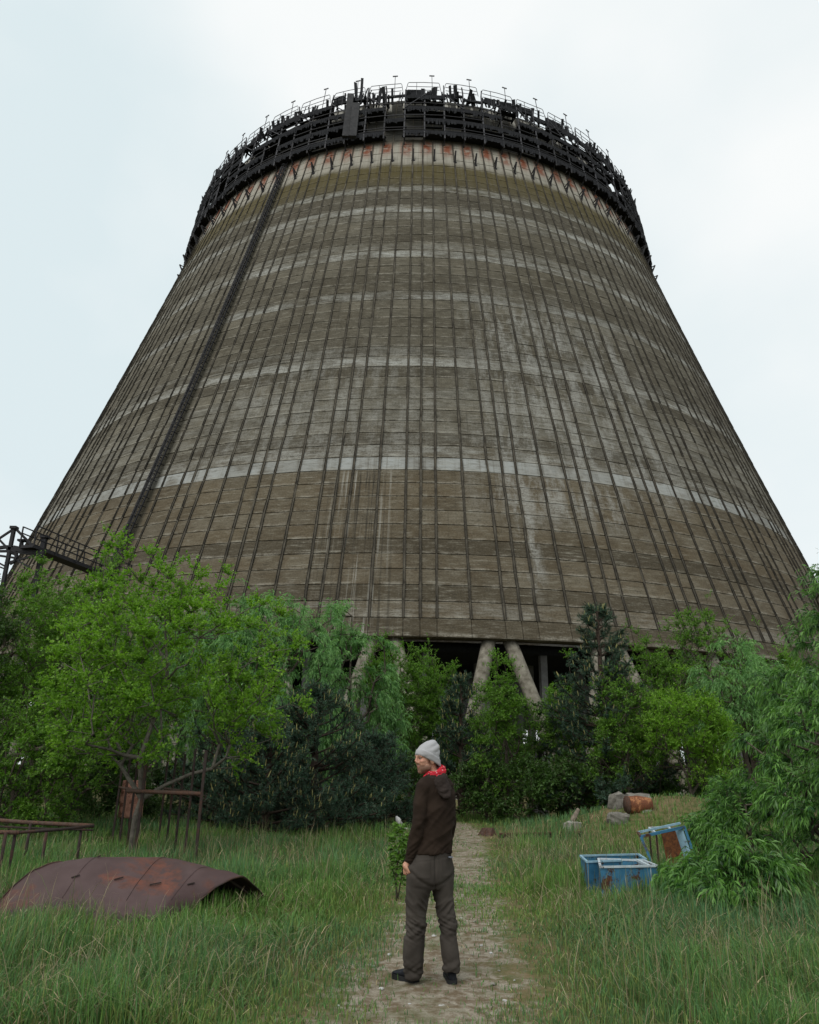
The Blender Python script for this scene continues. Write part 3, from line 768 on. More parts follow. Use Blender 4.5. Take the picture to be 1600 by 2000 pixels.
def twigs(rng, start, dirs, length, droop, nseg=4):
    """polyline points of many twigs at once: (n, nseg+1, 3)"""
    pts = [start]; d = dirs.copy()
    for s in range(nseg):
        d = norm(d + np.array([0, 0, -1.0]) * (np.asarray(droop)[:, None] / nseg) * (s + 1) * 0.6)
        pts.append(pts[-1] + d * (np.asarray(length)[:, None] / nseg))
    return np.stack(pts, 1)
def twig_mesh(P, r):
    """thin ribbon twigs from every other polyline"""
    P = P[::2, ::2] if P.shape[1] == 5 else P[::2][:, [0, 2, 5]]
    n, m, _ = P.shape
    ax = norm(P[:, -1] - P[:, 0]); u = norm(np.cross(ax, np.array([0.1, 0.95, 0.2])))
    V = np.stack([P[:, j] + u * (s * r * (1 - 0.7 * j / (m - 1))) for j in range(m) for s in (-1, 1)], 1).reshape(-1, 3)
    base = (np.arange(n) * m * 2)[:, None]
    return V, np.concatenate([base + np.array([[j * 2, j * 2 + 1, j * 2 + 3, j * 2 + 2]]) for j in range(m - 1)])
def twig_mesh_round(P, r):
    n, m, _ = P.shape
    ax = norm(P[:, -1] - P[:, 0]); u = norm(np.cross(ax, np.array([0.3, 0.8, 0.52]))); v = np.cross(ax, u)
    V = []; 
    for j in range(m):
        rr = r * (1 - 0.75 * j / (m - 1))
        for a in (0, 2.094, 4.189):
            V.append(P[:, j] + (u * math.cos(a) + v * math.sin(a)) * rr)
    V = np.stack(V, 1).reshape(-1, 3); base = (np.arange(n) * m * 3)[:, None]; Q = []
    for j in range(m - 1):
        for k in range(3):
            k2 = (k + 1) % 3
            Q.append(base + np.array([[j * 3 + k, j * 3 + k2, (j + 1) * 3 + k2, (j + 1) * 3 + k]]))
    return V, np.concatenate(Q)
def join(parts):
    V = []; Q = []; o = 0
    for v, q in parts:
        V.append(v); Q.append(q + o); o += len(v)
    return np.concatenate(V), np.concatenate(Q)

def make_leafy(rng, base, height, rx, crown_lo, n_tip=170, per=60, leaf=0.06, trunk_r=0.011, expo=0.46, lean=(0, 0), near=False, twig=0.42, upw=0.55, taper=0.35, width=0.42, lobes=10):
    """broad-leaved tree: returns limb mesh, leaf mesh (both in world space relative to base)"""
    c = np.array([lean[0], lean[1], (crown_lo + height) / 2]); rz = (height - crown_lo) / 2 * 1.02
    T = crown_points(rng, c, rx, rz, n_tip, lobes, 0.3, taper); T = T[T[:, 2] > 0.25]
    h0 = crown_lo + 0.12 * (height - crown_lo)
    root = [np.array([0, 0, -0.15])] + [np.array([lean[0] * f * 0.5, lean[1] * f * 0.5, h0 * f]) + rng.normal(0, 0.02, 3) for f in (0.15, 0.4, 0.7, 1.0)]
    top = np.array([lean[0], lean[1], height * 0.93]); 
    for f in (0.25, 0.5, 0.75, 1.0): root.append(root[4] * (1 - f) + top * f + rng.normal(0, 0.07 * rx, 3) * (1 - 0.5 * f))
    nodes, par, tips = skeleton(rng, root, T, 0.3)
    limbs, rad = limb_mesh('trunk', nodes, par, tips, trunk_r, expo)
    # sprays at the thin ends
    src = np.concatenate([tips, rng.choice(np.nonzero(rad < trunk_r * 2.2)[0], n_tip)])
    st = np.repeat(nodes[src], 4, 0); n = len(st)
    out = norm(st - (c - np.array([0, 0, rz * 0.45]))) 
    d = norm(out * 0.75 + rand_unit(rng, n) * 0.85 + np.array([0, 0, upw]))
    ln = rng.uniform(0.5, 1.25, n) * twig
    P = twigs(rng, st, d, ln, rng.uniform(0.0, 0.9, n))
    tv, tq = twig_mesh(P, 0.004 + leaf * 0.03)
    k = max(3, int(per / 8)) * 2
    f = rng.uniform(0.12, 1.0, (n, k)); fi = f * 4; i0 = np.minimum(fi.astype(int), 3); fr = (fi - i0)[..., None]
    ii = np.arange(n)[:, None]
    pos = (P[ii, i0] * (1 - fr) + P[ii, i0 + 1] * fr).reshape(-1, 3)
    tan = norm(P[ii, i0 + 1] - P[ii, i0]).reshape(-1, 3)
    ax = norm(tan * 0.5 + rand_unit(rng, len(pos)) * 0.9 + np.array([0, 0, -0.15]))
    up = norm(np.array([0, 0, 1.0]) + rand_unit(rng, len(pos)) * 0.65)
    side = norm(np.cross(ax, up)); L_ = leaf * rng.uniform(0.65, 1.25, len(pos))
    wd = L_ * width * rng.uniform(0.75, 1.1, len(pos))
    if near: lv, lq = diamonds(pos, ax, side, L_, wd, 0.12)
    else: lv, lq = far_leaves(pos, ax, side, L_ * 1.12, wd)
    tone = np.repeat(rng.random(n), k) * 0.55 + rng.random(len(pos)) * 0.45
    return limbs, np_mesh('leaves', lv, lq if near else None, None if near else lq, face_attr=tone), np_mesh('twigs', tv, tq)

def make_willow(rng, base, height, rx, crown_lo, n_tip=170, tw=5, leaf=0.085, width=0.11, twig=0.7, per=16, trunk_r=0.012, droop=1.6, upw=0.35, taper=0.3, lobes=11, lean=(0, 0), hollow=0.35, near=False):
    c = np.array([lean[0], lean[1], (crown_lo + height) / 2]); rz = (height - crown_lo) / 2
    T = crown_points(rng, c, rx, rz, n_tip, lobes, hollow, taper); T = T[T[:, 2] > 0.2]
    h0 = max(0.25, crown_lo + 0.05 * (height - crown_lo))
    root = [np.array([0, 0, -0.15])] + [np.array([0, 0, h0 * f]) + rng.normal(0, 0.02, 3) for f in (0.3, 0.65, 1.0)]
    for f in (0.3, 0.6, 1.0): root.append(root[3] * (1 - f) + (c + np.array([0, 0, rz * 0.75])) * f + rng.normal(0, 0.06 * rx, 3))
    nodes, par, tips = skeleton(rng, root, T, 0.25)
    limbs, rad = limb_mesh('trunk', nodes, par, tips, trunk_r, 0.45)
    src = np.concatenate([tips, tips, rng.choice(np.nonzero(rad < trunk_r * 2.0)[0], n_tip)])
    st = np.repeat(nodes[src], tw, 0); n = len(st)
    out = norm((st - c) * np.array([1, 1, 0.5]))
    d = norm(out * 0.9 + rand_unit(rng, n) * 0.75 + np.array([0, 0, upw]))
    ln = rng.uniform(0.45, 1.2, n) * twig
    P = twigs(rng, st, d, ln, rng.uniform(0.5, 1.0, n) * droop, 5)
    P[..., 2] = np.maximum(P[..., 2], 0.04)
    tv, tq = twig_mesh(P, 0.004)
    m = P.shape[1] - 1
    f = (np.arange(per) + rng.random((n, per))) / per; f = 0.06 + 0.94 * f; fi = f * m; i0 = np.minimum(fi.astype(int), m - 1); fr = (fi - i0)[..., None]
    ii = np.arange(n)[:, None]
    pos = (P[ii, i0] * (1 - fr) + P[ii, i0 + 1] * fr).reshape(-1, 3)
    tan = norm(P[ii, i0 + 1] - P[ii, i0] + 1e-6).reshape(-1, 3)
    ax = norm(tan * 0.75 + rand_unit(rng, len(pos)) * 0.62 + np.array([0, 0, -0.42]))
    side = perp(rng, ax); L_ = leaf * rng.uniform(0.6, 1.25, len(pos))
    # two-piece bent leaf
    W_ = (L_ * width)[:, None]; mid_ = pos + ax * (L_ * 0.5)[:, None]
    tip = mid_ + norm(ax + np.array([0, 0, -0.55])) * (L_ * 0.55)[:, None]
    if near: V = np.stack([pos, mid_ + side * W_, tip, mid_ - side * W_], 1).reshape(-1, 3); Q = np.arange(len(pos) * 4).reshape(-1, 4)
    else: V = np.stack([pos - side * W_ * 0.5, mid_ + side * W_, tip], 1).reshape(-1, 3); Q = np.arange(len(pos) * 3).reshape(-1, 3)
    tone = np.clip(0.15 + 0.5 * f.ravel() + np.repeat(rng.normal(0, 0.22, n), per) + rng.normal(0, 0.15, len(pos)), 0, 1)
    return limbs, np_mesh('leaves', V, Q if near else None, None if near else Q, face_attr=tone), np_mesh('twigs', tv, tq)

def make_pine(rng, base, height, rx, n_whorl=14, needle=0.085, low=0.03, per=5, candles=True, dens=1.0):
    nodes = [np.array([0, 0, -0.15])]; par = [-1]; N_ = 24
    for i in range(1, N_ + 1):
        nodes.append(np.array([0, 0, height * 0.97 * i / N_]) + rng.normal(0, 0.015, 3)); par.append(i - 1)
    tips = [N_]; tuft = [(nodes[-1], np.array([0, 0, 1.0]))]
    for wq in range(n_whorl):
        f = low + (1 - low) * (wq + 0.2) / n_whorl
        i = int(np.clip(round(f * N_), 1, N_ - 1)); R_ = rx * (1 - f) ** 0.75 * rng.uniform(0.75, 1.15) + 0.12
        for b in range(per + int(2 * (1 - f))):
            az = rng.uniform(0, 2 * math.pi); L_ = R_ * rng.uniform(0.7, 1.1); a = nodes[i]; k = max(2, int(L_ / 0.3)); prev = i
            el = rng.uniform(0.05, 0.5) + 0.5 * f
            d = np.array([math.cos(az), math.sin(az), 0]); pz = a.copy()
            for q in range(1, k + 1):
                g = q / k; e2 = el * (0.25 + 0.9 * g)
                pz = pz + (d * math.cos(e2) + np.array([0, 0, math.sin(e2)])) * (L_ / k) + rng.normal(0, 0.02, 3)
                nodes.append(pz.copy()); par.append(prev); prev = len(nodes) - 1
                if g > 0.25:
                    for s in range(int((2 + 5 * g) * dens + rng.random())):
                        dd = norm(d * 0.7 + rng.normal(0, 0.6, 3) + np.array([0, 0, 0.6])); ll = rng.uniform(0.12, 0.4)
                        nodes.append(pz + dd * ll); par.append(prev); tips.append(len(nodes) - 1)
                        tuft.append((pz + dd * ll, dd)); tuft.append((pz + dd * ll * 0.55, dd))
            tips.append(prev)
    for i in range(int(N_ * 0.55), N_):
        for s in range(4):
            dd = norm(rng.normal(0, 1, 3) * np.array([1, 1, 0.3]) + np.array([0, 0, 0.7])); tuft.append((nodes[i] + dd * rng.uniform(0.05, 0.3) , dd))
    nodes = np.array(nodes); par = np.array(par)
    limbs, rad = limb_mesh('trunk', nodes, par, np.array(tips), 0.006, 0.42, 0.14)
    tp = np.array([t[0] for t in tuft]); td = np.array([t[1] for t in tuft]); n = len(tp); k = 13
    pos = np.repeat(tp, k, 0) - np.repeat(td, k, 0) * rng.uniform(0, 0.16, (n * k, 1))
    ax = norm(np.repeat(td, k, 0) * 0.75 + rand_unit(rng, n * k) * 0.8)
    side = perp(rng, ax); L_ = needle * rng.uniform(0.7, 1.25, n * k); w = 0.0062 + needle * 0.032
    V = np.stack([pos - side * w, pos + side * w, pos + ax * L_[:, None]], 1).reshape(-1, 3)
    T_ = np.arange(n * k * 3).reshape(-1, 3)
    tone = np.repeat(rng.random(n), k) * 0.7 + rng.random(n * k) * 0.3
    leaves = np_mesh('leaves', V, None, T_, face_attr=tone)
    cm = None
    if candles:
        mb = MB(); ok = [i for i in range(n) if i % 2 == 0 and tp[i][2] > height * 0.18 and np.hypot(tp[i][0], tp[i][1]) > 0.45 * rx * (1 - tp[i][2] / height) ** 0.75]
        for i in rng.permutation(ok)[:int(min(len(ok), 230 * dens))]:
            h = rng.uniform(0.09, 0.22); p = tp[i]; dd = norm(td[i] * 0.25 + np.array([0, 0, 1.0]) + rng.normal(0, 0.08, 3))
            mb.tube([p, p + dd * h * 0.7, p + dd * h], [0.014, 0.013, 0.004], 4)
        cm = mb.mesh('candles', MAT['candle'])
    return limbs, leaves, cm

def add_tree(name, label, cat, loc, meshes, bark, leafm, rz=0.0, scale=1.0, group=None, third='twigs'):
    r = empty(name, loc, rz, label, cat, group); r.scale = (scale, scale, scale)
    t = link('trunk', meshes[0], r, MAT[bark]); c = link('crown', meshes[1], r, MAT[leafm])
    if meshes[2] is not None:
        s = link(third, meshes[2], c, MAT[bark]); tag(s, kind='stuff')
    return r
def spot(px, Y, top_py):
    """ground point and height of a thing at depth Y whose top is seen at pixel (px, top_py)"""
    t = at_y(px, top_py, Y); x = float(t[0])
    return (x, Y, gz(x, Y)), float(t[2] - gz(x, Y))

def plant_trees():
    R_ = np.random.default_rng
    # --- front left: bright leafy tree with forking pale limbs
    b = at_g(246, 1680); loc, h = spot(270, b[1], 1060); loc = (b[0], b[1], gz(b[0], b[1]))
    add_tree('leafy_tree', 'bright green leafy tree with pale forked limbs behind the rusted metal shell', 'tree', loc,
             make_leafy(R_(3), loc, h, 2.45, 0.35, 540, 70, 0.055, 0.005, 0.40, (0.25, 0.1), near=True, twig=0.36, upw=0.5, taper=0.02, lobes=18), 'bark_grey', 'leaf_bright')
    # --- left group
    for (px, Y, top, rx, lo, seed, mat, label) in (
            (215, 25.0, 1000, 2.3, 2.0, 11, 'leaf_mid', 'tallest leafy tree at the left, rising in front of the ladder'),
            (55, 21.0, 1100, 2.2, 1.0, 12, 'leaf_mid', 'leafy tree below the steel gantry at the left edge'),
            (130, 23.0, 1110, 2.1, 1.2, 13, 'leaf_mid', 'leafy tree between the gantry and the tall left tree'),
            (-60, 19.0, 1120, 2.2, 0.8, 14, 'leaf_dark', 'dark leafy tree cut off by the left edge of the picture'),
            (60, 17.5, 1345, 1.9, 0.15, 15, 'leaf_mid', 'low dark shrub at the left edge behind the low rusted frame'),
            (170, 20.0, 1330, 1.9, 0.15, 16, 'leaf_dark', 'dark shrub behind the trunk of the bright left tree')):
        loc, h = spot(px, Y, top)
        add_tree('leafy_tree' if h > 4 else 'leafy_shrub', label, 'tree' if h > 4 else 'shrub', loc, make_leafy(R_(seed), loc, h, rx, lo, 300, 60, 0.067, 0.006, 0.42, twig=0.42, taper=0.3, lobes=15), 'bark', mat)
    # --- willows behind
    for (px, Y, top, rx, lo, seed, label) in (
            (455, 25.5, 1080, 2.7, 0.8, 21, 'blue-green willow just right of the bright left tree'),
            (565, 25.5, 1130, 2.9, 0.8, 22, 'blue-green willow behind the big dark pine'),
            (690, 27.0, 1168, 2.3, 0.8, 23, 'willow whose crown ends at the left pair of raking columns'),
            (330, 29.0, 1140, 2.6, 0.8, 24, 'willow half hidden behind the bright left tree')):
        loc, h = spot(px, Y, top)
        add_tree('willow_tree', label, 'tree', loc, make_willow(R_(seed), loc, h, rx, lo, 260, 4, 0.14, 0.125, 0.6, 15), 'bark', 'leaf_willow')
    # --- pines
    for (px, Y, top, rx, nw, seed, dens, cd_, label) in (
            (622, 22.0, 1345, 2.4, 16, 31, 1.5, True, 'big dark pine with upright pale candles left of the man'),
            (530, 20.5, 1420, 1.9, 12, 32, 1.6, True, 'low bushy pine in front of the willows'),
            (440, 23.0, 1395, 1.7, 12, 33, 1.3, False, 'dark pine between the bright left tree and the big pine'),
            (900, 29.0, 1315, 1.8, 15, 34, 1.4, True, 'slim pine just right of the man, before the grey wall slabs'),
            (1165, 27.0, 1170, 2.7, 21, 35, 1.4, True, 'tall dark pine with a pointed top right of the raking columns'),
            (740, 24.0, 1440, 1.6, 12, 36, 1.4, False, 'small shaded pine beside the man')):
        loc, h = spot(px, Y, top)
        add_tree('pine_tree', label, 'tree', loc, make_pine(R_(seed), loc, h, rx, nw, 0.1, 0.03, 5, cd_, dens), 'bark_pine', 'needle', third='candles')
    # --- middle and right leafy trees
    for (px, Y, top, rx, lo, seed, mat, label, nt) in (
            (775, 30.0, 1212, 2.0, 0.5, 41, 'leaf_mid', 'slender leafy tree under the left raking columns', 230),
            (842, 31.0, 1238, 1.5, 0.8, 42, 'leaf_mid', 'thin leafy tree behind the cap of the man', 160),
            (985, 27.5, 1270, 2.0, 0.3, 43, 'leaf_mid', 'many-stemmed leafy tree below the middle pair of raking columns', 210),
            (1080, 30.0, 1345, 1.9, 0.3, 44, 'leaf_dark', 'low leafy tree at the foot of the right raking column', 130),
            (1205, 26.0, 1255, 1.8, 0.3, 45, 'leaf_mid', 'sparse leafy tree in front of the tall pine', 140),
            (1325, 24.5, 1295, 2.2, 0.1, 46, 'leaf_bright', 'bright yellow-green tree behind the grassy mound', 230),
            (1375, 29.0, 1140, 3.0, 2.0, 47, 'leaf_mid', 'airy half-bare tree with visible branches before the right side of the tower', 120),
            (1112, 28.5, 1262, 1.5, 0.4, 51, 'leaf_mid', 'narrow leafy tree just left of the tall pointed pine', 150),
            (872, 32.0, 1300, 1.3, 0.4, 52, 'leaf_mid', 'thin leafy tree before the grey wall slabs, right of the man', 120),
            (1480, 27.0, 1200, 2.6, 0.4, 48, 'leaf_mid', 'leafy tree left of the tall right willow', 190),
            (1262, 28.0, 1232, 2.3, 0.3, 49, 'leaf_mid', 'dark leafy tree behind the rusted drum', 150),
            (930, 33.0, 1375, 1.8, 0.4, 50, 'leaf_mid', 'dark leafy tree at the end of the path', 140)):
        loc, h = spot(px, Y, top)
        add_tree('leafy_tree', label, 'tree', loc, make_leafy(R_(seed), loc, h, rx, lo, int(nt * 1.3), 60, 0.066, 0.006, 0.42, twig=0.42, taper=0.45, lobes=9 if seed != 47 else 14), 'bark', mat)
    loc, h = spot(1430, 26.0, 1225)
    add_tree('willow_tree', 'grey-green willow behind the bright yellow-green tree', 'tree', loc, make_willow(R_(61), loc, h, 2.0, 0.6, 170, 4, 0.14, 0.125, 0.6, 12), 'bark', 'leaf_willow')
    # --- right willow, tall, and the near willow bush
    loc, h = spot(1610, 15.0, 1078)
    add_tree('willow_tree', 'tall willow at the right edge reaching above the shell', 'tree', loc, make_willow(R_(62), loc, h, 1.75, 0.8, 220, 5, 0.12, 0.11, 0.55, 15, taper=0.1), 'bark', 'leaf_willow_near')
    bx, by = 6.9, 11.2
    add_tree('willow_bush', 'big near willow bush with long drooping leaves at the right edge', 'bush', (bx, by, gz(bx, by)), make_willow(R_(63), None, 3.2, 2.3, -1.2, 600, 4, 0.116, 0.082, 0.4, 14, 0.011, 1.15, 0.5, 0.0, 22, (0.2, 0), 0.4, True), 'bark', 'leaf_willow_near')
    loc, h = spot(1450, 14.6, 1548)
    add_tree('willow_bush', 'small willow bush with arching sprays between the mound and the big bush', 'bush', loc, make_willow(R_(65), None, h, 0.95, 0.15, 90, 6, 0.12, 0.085, 0.45, 16, 0.009, 1.2, 0.6, 0.0, 8), 'bark', 'leaf_willow_near')
    bx, by = at_g(1450, 1785)[:2]
    add_tree('willow_bush', 'low willow shoots spreading in front of the blue cabinet', 'bush', (bx, by, gz(bx, by)), make_willow(R_(64), None, 0.62, 0.75, 0.04, 100, 5, 0.12, 0.085, 0.42, 16, 0.009, 1.3, 0.5, 0.0, 9, near=True), 'bark', 'leaf_willow_near')
    # --- wood behind: copies of three trees, each an individual
    protos = [make_leafy(R_(71), None, 6.0, 2.1, 0.5, 170, 44, 0.095, 0.011, 0.45, twig=0.5), make_leafy(R_(72), None, 6.0, 2.2, 0.4, 170, 44, 0.095, 0.011, 0.45, twig=0.5), make_pine(R_(73), None, 6.0, 2.1, 14, 0.11, 0.03, 5, False, 0.7)]
    rd = random.Random(4)
    back = [(-120, 'behind the tree cut off by the left edge'), (-10, 'left of the gantry masts'), (95, 'below the gantry walkway'), (200, 'behind the tallest left tree'), (310, 'behind the right half of the bright left tree'), (410, 'behind the willow nearest the bright left tree'), (505, 'between the two blue-green willows'), (610, 'behind the top of the big dark pine'), (715, 'under the left pair of raking columns'), (800, 'behind the head of the man'), (900, 'behind the slim pine right of the man'), (1010, 'behind the many-stemmed tree'), (1105, 'left of the tall pointed pine'), (1215, 'right of the tall pointed pine'), (1330, 'behind the bright yellow-green tree'), (1440, 'behind the grey-green willow'), (1550, 'behind the tall right willow'), (1680, 'beyond the right edge of the picture')]
    for i, (px, where) in enumerate(back):
        Y = rd.uniform(33, 42)
        top = rd.uniform(1330, 1390) if not (690 < px < 1120) else rd.uniform(1395, 1440)
        if px < 420 or px > 1250: top -= rd.uniform(60, 130)
        loc, h = spot(px, Y, top); q = rd.choice((0, 1, 0, 1, 2))
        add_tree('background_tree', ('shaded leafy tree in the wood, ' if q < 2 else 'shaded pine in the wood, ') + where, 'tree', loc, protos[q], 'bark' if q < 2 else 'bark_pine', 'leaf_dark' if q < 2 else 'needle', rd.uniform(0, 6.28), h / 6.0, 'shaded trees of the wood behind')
    # shaded undergrowth along the edge of the wood
    pro = make_leafy(R_(75), None, 1.6, 1.3, 0.05, 130, 44, 0.08, 0.006, 0.42, twig=0.4, taper=0.2)
    for i, (px, where) in enumerate(((205, 'behind the rusted bar cage'), (265, 'right behind the pinkish drum'), (30, 'behind the low rusted frame'), (130, 'left of the bright left tree trunk'), (330, 'right of the rusted bar cage'), (420, 'at the foot of the dark pine'), (700, 'between the big pine and the man'), (800, 'just behind the shoulders of the man'), (950, 'at the end of the path'), (1030, 'right of the many stems'), (1110, 'behind the leaning wooden post'), (1190, 'behind the mound, left of its drum'), (1290, 'behind the mound, right of its drum'), (1400, 'behind the rusted bent sheet'))):
        Y = rd.uniform(26, 29) if px > 300 or px < 150 else 23.5; loc, h = spot(px, Y, rd.uniform(1490, 1530))
        if h < 0.5: h = 1.2
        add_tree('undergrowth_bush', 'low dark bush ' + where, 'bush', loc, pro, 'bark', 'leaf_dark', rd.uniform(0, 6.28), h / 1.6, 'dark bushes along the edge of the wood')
    # --- sapling beside the man
    b = at_g(776, 1762); loc, h = spot(776, b[1], 1600)
    rng = R_(81); r = empty('sapling', (b[0], b[1], gz(b[0], b[1])), 0, 'slim fresh green sapling in the grass beside the hand of the man', 'sapling')
    mb = MB(); mb.tube([(0, 0, -0.05), (-0.02, 0, h * 0.3), (0.01, 0, h * 0.6), (0.03, 0, h)], [0.014, 0.012, 0.009, 0.004], 6); 
    mb.tube([(0.0, 0, 0.0), (0.05, 0.02, h * 0.3), (0.1, 0.02, h * 0.72)], [0.01, 0.008, 0.003], 5)
    mb.tube([(-0.01, 0, h * 0.15), (-0.08, 0.02, h * 0.45), (-0.12, 0.0, h * 0.78)], [0.008, 0.006, 0.003], 5)
    mb.build('stem', MAT['bark'], r, True)
    n = 520; zf = rng.beta(1.9, 1.35, n) * 0.82 + 0.14; wid = 0.145 * (0.35 + 0.75 * zf) * np.where(zf > 0.84, 0.4, 1)
    a = rng.uniform(0, 6.28, n); rr = rng.uniform(0.2, 1.0, n) ** 0.6 * wid
    pos = np.stack([0.015 + rr * np.cos(a), rr * np.sin(a), zf * h], 1)
    ax = norm(np.stack([np.cos(a), np.sin(a), rng.uniform(-1.3, 0.25, n)], 1)); side = norm(np.cross(ax, norm(np.array([0, 0, 1.0]) + 0.4 * rand_unit(rng, n))))
    L_ = rng.uniform(0.045, 0.085, n); V, Q = diamonds(pos, ax, side, L_, L_ * 0.36, 0.2)
    link('crown', np_mesh('leaves', V, Q, face_attr=np.clip(0.35 + 0.6 * zf + rng.normal(0, 0.15, n), 0, 1)), r, leaf_mat('leaf_sapling', (0.035, 0.10, 0.016), (0.115, 0.23, 0.03), 0.4))
plant_trees()

# ------------------------------------------------------------------ grass
def grass_material():
    t = NT('grass_blade'); a = t.n('ShaderNodeAttribute'); a.attribute_name = 'tint'
    p = t.pbsdf(a.outputs['Color'], 0.6, spec=0.25)
    tr_ = t.n('ShaderNodeBsdfTranslucent'); t.L.new(a.outputs['Color'], tr_.inputs[0])
    m = t.n('ShaderNodeMixShader'); m.inputs[0].default_value = 0.3
    t.L.new(p, m.inputs[1]); t.L.new(tr_.outputs[0], m.inputs[2]); return t.done(m.outputs[0])
MAT['grass'] = grass_material()
def noise2(x, y, s, seed=0):
    """cheap smooth noise in -1..1"""
    r = np.random.default_rng(seed); out = np.zeros_like(x)
    for k in range(6):
        a = r.uniform(0, 6.28); f = s * r.uniform(0.6, 1.8); out += np.sin((x * math.cos(a) + y * math.sin(a)) * f + r.uniform(0, 6.28))
    return out / 3.0
def blades(rng, x, y, h, w, c0, c1, bend, name, far=False):
    n = len(x); z = gz_np(x, y) - 0.02; az = rng.uniform(0, 2 * math.pi, n)
    lean = np.stack([np.cos(az), np.sin(az)], 1) * bend[:, None]
    fa = az + rng.uniform(0.6, 2.5, n); side = np.stack([np.cos(fa), np.sin(fa), np.zeros(n)], 1)
    P = []
    fs = ((0.0, 0.85), (0.55, 1.0)) if far else ((0.0, 0.8), (0.4, 1.0), (0.75, 0.72))
    for f, wf in fs:
        c = np.stack([x + lean[:, 0] * h * f ** 2, y + lean[:, 1] * h * f ** 2, z + h * (f - 0.35 * np.minimum(bend, 1.2) * f ** 3)], 1)
        P += [c - side * (w * wf / 2)[:, None], c + side * (w * wf / 2)[:, None]]
    P.append(np.stack([x + lean[:, 0] * h, y + lean[:, 1] * h, z + h * (1 - 0.42 * np.minimum(bend, 1.3))], 1))
    nv = len(P); V = np.stack(P, 1).reshape(-1, 3); b = np.arange(n)[:, None] * nv
    Q = np.concatenate([b + np.array([[0, 1, 3, 2]])] + ([] if far else [b + np.array([[2, 3, 5, 4]])])); T_ = b + np.array([[nv - 3, nv - 2, nv - 1]])
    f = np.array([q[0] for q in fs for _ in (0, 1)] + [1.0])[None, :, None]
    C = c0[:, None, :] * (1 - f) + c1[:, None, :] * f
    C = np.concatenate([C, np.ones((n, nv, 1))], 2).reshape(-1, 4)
    return np_mesh(name, V, Q, T_, col_attr=C)
def grow_grass():
    rng = np.random.default_rng(99)
    def sample(n, y0, y1, pw):
        y = y0 + (y1 - y0) * rng.random(n) ** pw
        hw = 0.62 * y + 1.6; x = rng.uniform(-1, 1, n) * hw; return x, y
    x1, y1 = sample(134000, 5.2, 12.5, 1.15); x2, y2 = sample(86000, 11.5, 30.0, 1.35)
    x = np.concatenate([x1, x2]); y = np.concatenate([y1, y2])
    pd = path_dist(x, y); clump = noise2(x, y, 2.6, 1); patch = noise2(x, y, 0.8, 2)
    pr = smoothstep(0.5, 1.15, pd + 0.3 * clump) + 0.62 * smoothstep(-0.1, 0.5, noise2(x, y, 6.0, 12)) * smoothstep(-0.6, 0.2, noise2(x, y, 1.7, 14)) + 0.12 + 0.15 * smoothstep(8, 12, y)
    pr *= 0.62 + 0.38 * smoothstep(-0.8, 0.5, clump)
    keep = rng.random(len(x)) < pr
    # not inside the person's feet or the open boxes
    x, y, pd, clump, patch = x[keep], y[keep], pd[keep], clump[keep], patch[keep]
    n = len(x)
    edge = smoothstep(0.85, 2.6, pd)
    hgt = (0.09 + (0.24 + 0.08 * patch) * edge) * rng.uniform(0.55, 1.3, n) * (0.9 + 0.25 * clump)
    hgt = np.where((x < -1.2) & (y < 9.5), hgt * 1.22, hgt)
    hgt = np.where(x > 1.5, hgt * 0.95, hgt)
    hgt = np.where((x < -1.2) & (y > 7.6) & (y < 10.2) & (x > -6), hgt * 0.62, hgt)
    md = np.hypot((x - MOUND[0]) / 4.1, (y - MOUND[1]) / 2.6); hgt = hgt * (1 - 0.5 * np.exp(-md ** 2 * 1.2))
    hgt = np.maximum(hgt, 0.06)
    wid = (0.0035 + 0.00052 * y + 0.0018 * (y > 11.5)) * rng.uniform(0.7, 1.3, n)
    green = np.array([0.11, 0.23, 0.045]); blue = np.array([0.08, 0.19, 0.075]); yel = np.array([0.23, 0.26, 0.07]); straw = np.array([0.42, 0.35, 0.2])
    k = rng.random(n); mixb = np.clip(0.5 + 0.6 * noise2(x, y, 1.2, 5) + rng.normal(0, 0.25, n), 0, 1)[:, None]
    c1 = green * (1 - mixb) + blue * mixb
    near_path = np.exp(-((pd - 1.3) / 0.7) ** 2)
    isy = k < 0.10 + 0.3 * near_path + 0.12 * np.clip(-patch, 0, 1); c1[isy] = c1[isy] * 0.35 + yel * 0.65
    iss = rng.random(n) < 0.055 + 0.06 * np.clip(-clump, 0, 1); c1[iss] = straw * rng.uniform(0.6, 1.15, (iss.sum(), 1))
    c1 *= rng.uniform(0.7, 1.35, (n, 1))
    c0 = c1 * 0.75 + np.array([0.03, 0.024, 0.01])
    bend = np.abs(rng.normal(0.25, 0.3, n)); bend = np.where(iss, bend + 0.45, bend)
    for nm, lb, s, fr in (('grass', 'long green meadow grass in front, on both sides of the path', y < 11.5, False), ('far_grass', 'green meadow grass further back towards the trees', y >= 11.5, True)):
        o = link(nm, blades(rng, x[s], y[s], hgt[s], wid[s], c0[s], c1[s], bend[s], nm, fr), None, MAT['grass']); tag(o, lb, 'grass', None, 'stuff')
    # taller flowering stems with small heads
    xs, ys = sample(5200, 5.4, 22, 1.15); pd = path_dist(xs, ys); kp = (rng.random(len(xs)) < smoothstep(1.1, 1.9, pd)) & (noise2(xs, ys, 1.1, 21) > -0.25); xs, ys = xs[kp], ys[kp]; n = len(xs)
    c1 = np.where(rng.random((n, 1)) < 0.5, np.array([[0.3, 0.26, 0.15]]), np.array([[0.16, 0.2, 0.08]])) * rng.uniform(0.7, 1.2, (n, 1)); h = rng.uniform(0.38, 0.72, n)
